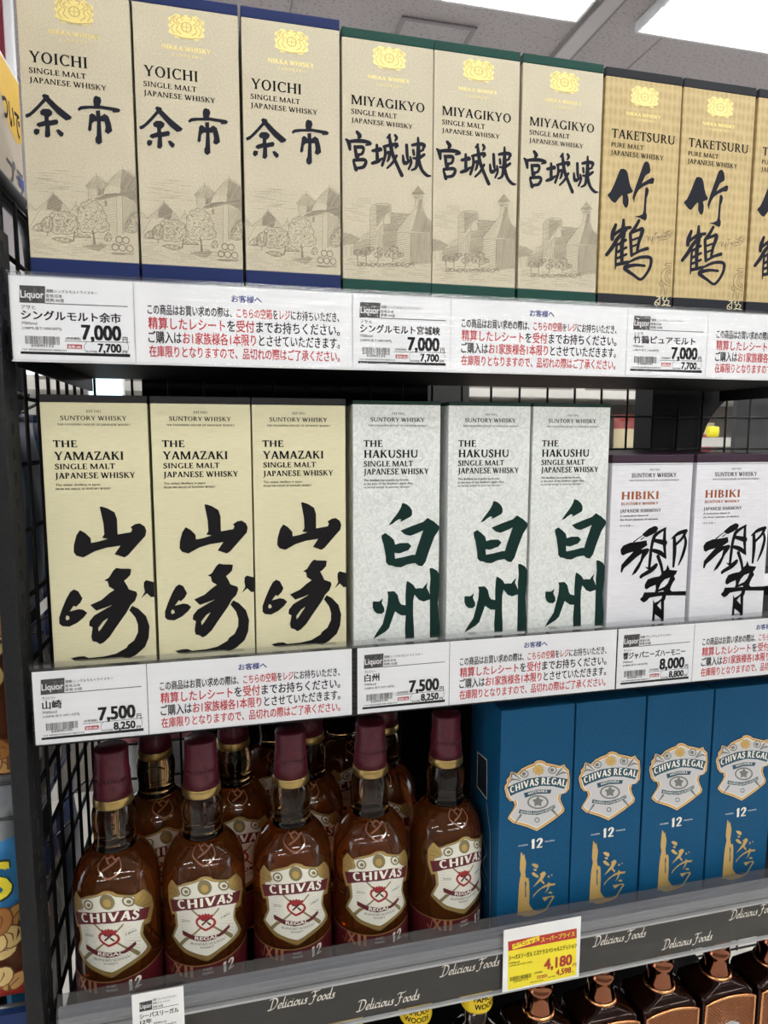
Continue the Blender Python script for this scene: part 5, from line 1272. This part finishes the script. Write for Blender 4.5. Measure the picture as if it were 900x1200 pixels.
# ================================================================ LEFT SIDE: hanging snacks, signs
def pouch(name, label, cat, wd, ht, zones, loc, rz, group=None, bulge=.018, art=None, seed=0):
    """crimped pillow bag; zones: list of (v fraction, material) from the bottom up"""
    rnd = random.Random(seed); nu, nv = 12, 20; bm = bmesh.new(); sl = [m for _, m in zones]
    def yb(u, v):
        e = max(0, 1-(2*u/wd)**2)**.55*max(0, math.sin(math.pi*min(1, max(0, v/ht))))**.55
        return bulge*e*(1+.12*math.sin(u*90+v*40+seed))
    for s in (-1, 1):
        G = [[bm.verts.new((wd*(i_/nu-.5)*(1-.05*math.sin(math.pi*j/nv)), s*yb(wd*(i_/nu-.5), ht*j/nv), ht*j/nv)) for i_ in range(nu+1)] for j in range(nv+1)]
        for j in range(nv):
            mi = next(k for k, (f, m) in enumerate(zones) if (j+.5)/nv <= f)
            for i_ in range(nu):
                q = (G[j][i_], G[j][i_+1], G[j+1][i_+1], G[j+1][i_]); bm.faces.new(q if s < 0 else q[::-1]).material_index = mi
    for z0, z1 in ((-.006, .001), (ht-.001, ht+.008)): box(bm, -wd/2, wd/2, -.0008, .0008, z0, z1, mi=0 if z0 < 0 else len(sl)-1)
    if art:
        P = Print(); art(P, wd, ht, rnd); P.add_to(bm, sl, lambda u, v, l: (u, -yb(u, v)-.0006-l*LAY, v), [wd*(k/16-.5) for k in range(17)])
    o = link(name, bm, sl, None, loc, sm=True); o.rotation_euler = (0, 0, rz); return tag(o, label, cat, group)
foil = noisy('grey foil bag', (128, 132, 140), (150, 154, 160), 40, .35, metal=.3); bluebag = mat('sky blue bag', (70, 150, 214), .35); dblue = mat('deep blue bag', (24, 52, 110), .35); redbag = mat('red bag', (176, 52, 40), .35)
greyback = mat('grey bag back', (150, 148, 148), .4); slate = mat('slate bag', (66, 84, 104), .35); brownbg = mat('brown print', (96, 52, 30), .4); tealbag = mat('teal bag', (36, 112, 156), .35)
nutc = [mat('nut tan', (206, 156, 84), .5), mat('nut amber', (176, 116, 52), .5), mat('nut pale', (226, 196, 130), .5)]; INK['nutd'] = mat('nut shade print', (120, 70, 34), .5)
def nuts(v0, v1):
    def art(P, wd, ht, rnd):
        for _ in range(60):
            x, y = rnd.uniform(-.46, .46)*wd, rnd.uniform(v0, v1)*ht; a, b, r = rnd.uniform(.009, .013), rnd.uniform(.007, .010), rnd.uniform(0, 3)
            lay = 1+_*.5
            for k, mi in ((1.12, P.slot('nutd')), (1, P.slot(nutc[_ % 3]))):
                P.face([(x+k*(a*math.cos(t*.524)*math.cos(r)-b*math.sin(t*.524)*math.sin(r)), y+k*(a*math.cos(t*.524)*math.sin(r)+b*math.sin(t*.524)*math.cos(r))) for t in range(12)], lay+(.3 if k == 1 else 0), mi)
            for q in brush([(x-a*.5*math.cos(r), y-a*.5*math.sin(r), .0006), (x+b*.2, y+b*.2, .0012), (x+a*.5*math.cos(r), y+a*.5*math.sin(r), .0006)], False): P.face(q, lay+.4, P.slot('nutd'))
    return art
def nutletters(P, wd, ht, rnd):
    nuts(.04, .40)(P, wd, ht, rnd)
    P.run([('T', 45, 'darkblue', 'sansb', 'NUTS', int(wd*-4300), int(wd*4700), int(ht*4900), int(ht*1900)), ('T', 46, 'yellow', 'sansb', 'NUTS', int(wd*-4200), int(wd*4600), int(ht*5000), int(ht*1700))])
pouch('snack_bag', 'pale grey edged bag of yellow nuts left of the black post', 'snack bag', .12, .20, [(.8, brownbg), (1, foil)], (-.0885, .034, -.425), 0, 'nut bags left of the post', art=nuts(.05, .75), seed=1)
pouch('snack_bag', 'sky blue bag of mixed nuts with yellow letters left of the black post', 'snack bag', .12, .195, [(.10, redbag), (.42, brownbg), (.74, bluebag), (1, foil)], (-.0875, .030, -.628), 0, 'nut bags left of the post', art=nutletters, seed=2)
pouch('snack_bag', 'deep blue snack bag at the lower left corner of the photo', 'snack bag', .12, .19, [(1, dblue)], (-.0885, .03, -.842), 0, 'nut bags left of the post', seed=3)
steel = mat('bright wire', (190, 192, 196), .25, .9)
for i_, (z, y, l) in enumerate(((-.432, .028, 'upper'), (-.462, .024, 'middle'), (-.640, .024, 'lower'))):
    bm = bmesh.new(); tube(bm, [(-.16, y, z), (-.022, y, z)], .0018, 8); tube(bm, [(-.16, y, z), (-.16, y+.06, z)], .0018, 8)
    tag(link('display_rod', bm, steel, sm=True), 'bright metal rod beside the nut bags left of the black post, the %s one' % l, 'rod', 'metal rods of the snack rack')
def backprint(P, wd, ht, rnd):
    for c in range(5):
        x = (-.4+c*.17)*wd; y = .1*ht
        while y < .88*ht:
            l = rnd.uniform(.005, .02)
            if rnd.random() < .8: P.face([(x, y), (x+.0035, y), (x+.0035, y+l), (x, y+l)], 1, P.slot('dim' if rnd.random() < .7 else 'label'))
            y += l+.003
j = 0
for zi, z in enumerate((-.315, -.545, -.80)):
    for yi, y in enumerate((.105, .202, .298)):
        m = [[greyback, slate, tealbag], [slate, greyback, greyback], [tealbag, greyback, slate]][zi][yi]
        lv = ('upper', 'middle', 'lower')[zi]; dp = ('nearest the black post', 'in the middle', 'farthest back')[yi]
        pouch('snack_bag', 'back of a hanging snack bag behind the side wires, %s row, %s' % (lv, dp), 'snack bag', .094, .20, [(.12, dblue if yi else redbag), (.88, m), (1, dblue)], (-.052, y, z), math.pi/2, 'snack bags behind the side wires', .014, backprint if m is greyback else None, 10+j)
        bm = bmesh.new(); tube(bm, [(-.02, y+.01, z+.222), (-.028, y+.004, z+.224), (-.038, y, z+.216), (-.05, y-.012, z+.208)], .0016, 6)
        tag(link('display_hook', bm, steel, sm=True), 'bright wire hook behind the side wires, %s row, %s' % (lv, dp), 'hook', 'wire hooks behind the side wires'); j += 1
# yellow and beige shelf sign facing the aisle on the left
t = thing('shelf_sign', 'yellow and beige shelf sign with Japanese lettering at the upper left edge', 'sign', (-.031, 0, 0))
bm = bmesh.new(); box(bm, -.0006, 0, -.08, .183, .098, .214); sl = [mat('beige sign card', (196, 182, 164), .45)]; P = Print()
P.poly([(-.08, .214), (.183, .214), (.183, .158), (.165, .152), (.14, .158), (.125, .175), (.11, .19), (-.08, .19)], [], 1, P.slot(mat('mustard sign print', (222, 178, 52), .45)))
P.run([('T', 2, 'ink', 'jpb', 'ついで', 1240, 1790, 1590, 250), ('T', 2, 'dim', 'jpb', 'プラ', 1270, 1810, 1020, 260)]); P.poly([(.163, .112), (.181, .112), (.181, .122), (.163, .122)], [], 3, P.slot('navy'))
P.add_to(bm, sl, lambda u, v, l: (.0002+l*LAY, u, v)); link('sign_card', bm, sl, t)
bm = bmesh.new(); box(bm, -.0008, .0002, -.081, .184, .2135, .2165); link('white_edge', bm, white_pl, t)
t = thing('side_frame', 'black rounded steel frame above the side wires at the left edge', 'frame', (-.0290, 0, 0))
bm = bmesh.new(); tube(bm, [(0, -.2, .087), (0, .16, .087), (0, .185, .083), (0, .2, .072), (0, .205, .05), (0, .205, -.05)], .0112, 12); link('frame_bar', bm, black, t, sm=True)
bm = bmesh.new(); box(bm, -.062, -.060, .06, .3, -.03, .062); sl = [white_pl]; P = Print(); P.poly([(.06, .0), (.3, .0), (.3, .012), (.06, .012)], [], 1, P.slot('redbox')); P.poly([(.1, .02), (.25, .02), (.25, .04), (.1, .04)], [], 1, P.slot('darkbox'))
P.add_to(bm, sl, lambda u, v, l: (-.0598+l*LAY, u, v)); tag(link('price_card', bm, sl), 'white card with a red stripe behind the black frame at the left edge', 'price card')
t = thing('hanging_sign', 'white edged maroon sign hanging far behind, at the top left corner', 'sign', (-.75, 1.5, .5))
bm = bmesh.new(); box(bm, -.3, .392, 0, .02, 0, .6, .003); link('sign_board', bm, white_pl, t)
bm = bmesh.new(); box(bm, -.27, .371, -.004, 0, .33, .57); link('maroon_panel', bm, mat('maroon sign face', (118, 30, 48), .5), t)
# ================================================================ BEHIND THE WIRES
bm = bmesh.new(); box(bm, .056, .446, .348, .354, -.345, .10); tag(link('dark_backing', bm, dark), 'dark backing board behind the cream cartons', 'board')
bm = bmesh.new(); box(bm, .105, .80, .348, .354, -1.0, -.385); tag(link('dark_backing', bm, dark), 'dark backing board behind the bottles and blue cartons', 'board')
bm = bmesh.new(); box(bm, .93, 1.32, .348, .354, -1.0, -.385); tag(link('dark_backing', bm, dark), 'added dark sheet hiding the bright background low behind the copper plated bottles', 'board')  # added only to keep the gaps dark here, blocks the bright background
bm = bmesh.new(); box(bm, -.082, -.078, .07, .335, -1.04, -.02); tag(link('dark_backing', bm, dark), 'added dark sheet hiding the bright background behind the hanging snack bags', 'board')  # dark sheet added behind the bags so no bright floor shows between them
dgrey = mat('dark grey panel', (66, 66, 68), .5)
bm = bmesh.new(); box(bm, .48, .567, .50, .51, -.3, .06); tag(link('dark_partition', bm, dgrey), 'dark grey panel seen through the wires above the white cartons', 'panel')
bm = bmesh.new(); box(bm, 1.105, 1.6, .50, .51, -.4, .06); tag(link('dark_partition', bm, dgrey), 'dark grey panel seen through the wires at the right edge of the photo', 'panel')
bm = bmesh.new(); tube(bm, [(1.20, .46, -.02), (1.215, .46, -.07), (1.26, .46, -.14)], .003, 8); tag(link('display_rod', bm, steel, sm=True), 'slanting metal rod in front of the dark grey panel at the right edge', 'rod')
pouch('snack_bag', 'white and pink snack pack standing behind the wires between the bottle necks', 'snack bag', .10, .17, [(.25, mat('pink pack', (196, 120, 128), .4)), (.8, mat('white pack', (214, 214, 212), .4)), (1, mat('pink pack', (196, 120, 128), .4))], (.055, .385, -.70), .1, None, .02, None, 31)
t = thing('far_shelf', 'pale grey shelving of the next aisle seen blurred through the wires', 'shelf', (1.4, 1.75, FLOOR))
fg = mat('pale shelf enamel', (196, 194, 190), .5)
bm = bmesh.new(); box(bm, -1.9, 1.2, .30, .32, 0, 1.58); link('back_panel', bm, mat('taupe back panel', (120, 114, 108), .7), t)
for z in (.95, 1.255, 1.535):
    bm = bmesh.new(); box(bm, -1.9, 1.2, -.12, .30, z-.03, z, .002); link('deck', bm, fg, t)
for x in (-1.9, -.62, .24, 1.2):
    bm = bmesh.new(); box(bm, x-.02, x+.02, .26, .30, 0, 1.58); link('upright', bm, fg, t)
rnd = random.Random(11); cols = [(150, 70, 66), (226, 224, 220), (120, 60, 52), (196, 184, 150), (214, 150, 120), (236, 232, 228), (150, 40, 48), (60, 40, 40), (210, 120, 130)]
wd_ = [('dull red', 0), ('white', 1), ('brown', 2), ('sandy', 3), ('peach', 4), ('snow white', 5), ('dark red', 6), ('blackish', 7), ('rose', 8)]
i_ = 0
for z in (FLOOR+1.256, FLOOR+.951):
    for k in range(13):
        x = .62+k*.115; nme, ci = wd_[(i_*4) % 9]; ha = .17+rnd.uniform(-.03, .03)
        pouch('snack_bag', '%s snack bag, number %s from the left on the far aisle %s board' % (nme, ('one','two','three','four','five','six','seven','eight','nine','ten','eleven','twelve','thirteen')[k], 'upper' if i_ < 13 else 'lower'), 'snack bag', .10, ha, [(.3, mat('far pack %d' % ci, cols[ci], .4)), (.75, mat('far pack %d' % ((ci+3) % 9), cols[(ci+3) % 9], .4)), (1, mat('far pack %d' % ci, cols[ci], .4))], (x, 1.70, z+.007), rnd.uniform(-.2, .2), 'snack bags on the far aisle shelf', .025, None, 40+i_); i_ += 1
bm = bmesh.new(); lathe(bm, [(0, 0), (.019, .003), (.021, .02), (.019, .037), (0, .04)], 24); o = link('snack_tub', bm, mat('bright yellow tub', (232, 220, 40), .4), None, (1.80, 1.40, -.135), sm=True); tag(o, 'round bright yellow tub seen through the wires right of the black column', 'tub')
bm = bmesh.new(); box(bm, 1.68, 2.1, 1.34, 1.6, -.165, -.135); tag(link('far_ledge', bm, fg), 'pale ledge under the bright yellow tub right of the black column', 'ledge')
t = thing('light_box', 'glowing pale blue light box seen between the shelf and the cream cartons', 'light box', (-.14, 1.5, -.2))
bm = bmesh.new(); box(bm, -.075, .022, 0, .03, 0, .30, .002); link('case', bm, white_pl, t)
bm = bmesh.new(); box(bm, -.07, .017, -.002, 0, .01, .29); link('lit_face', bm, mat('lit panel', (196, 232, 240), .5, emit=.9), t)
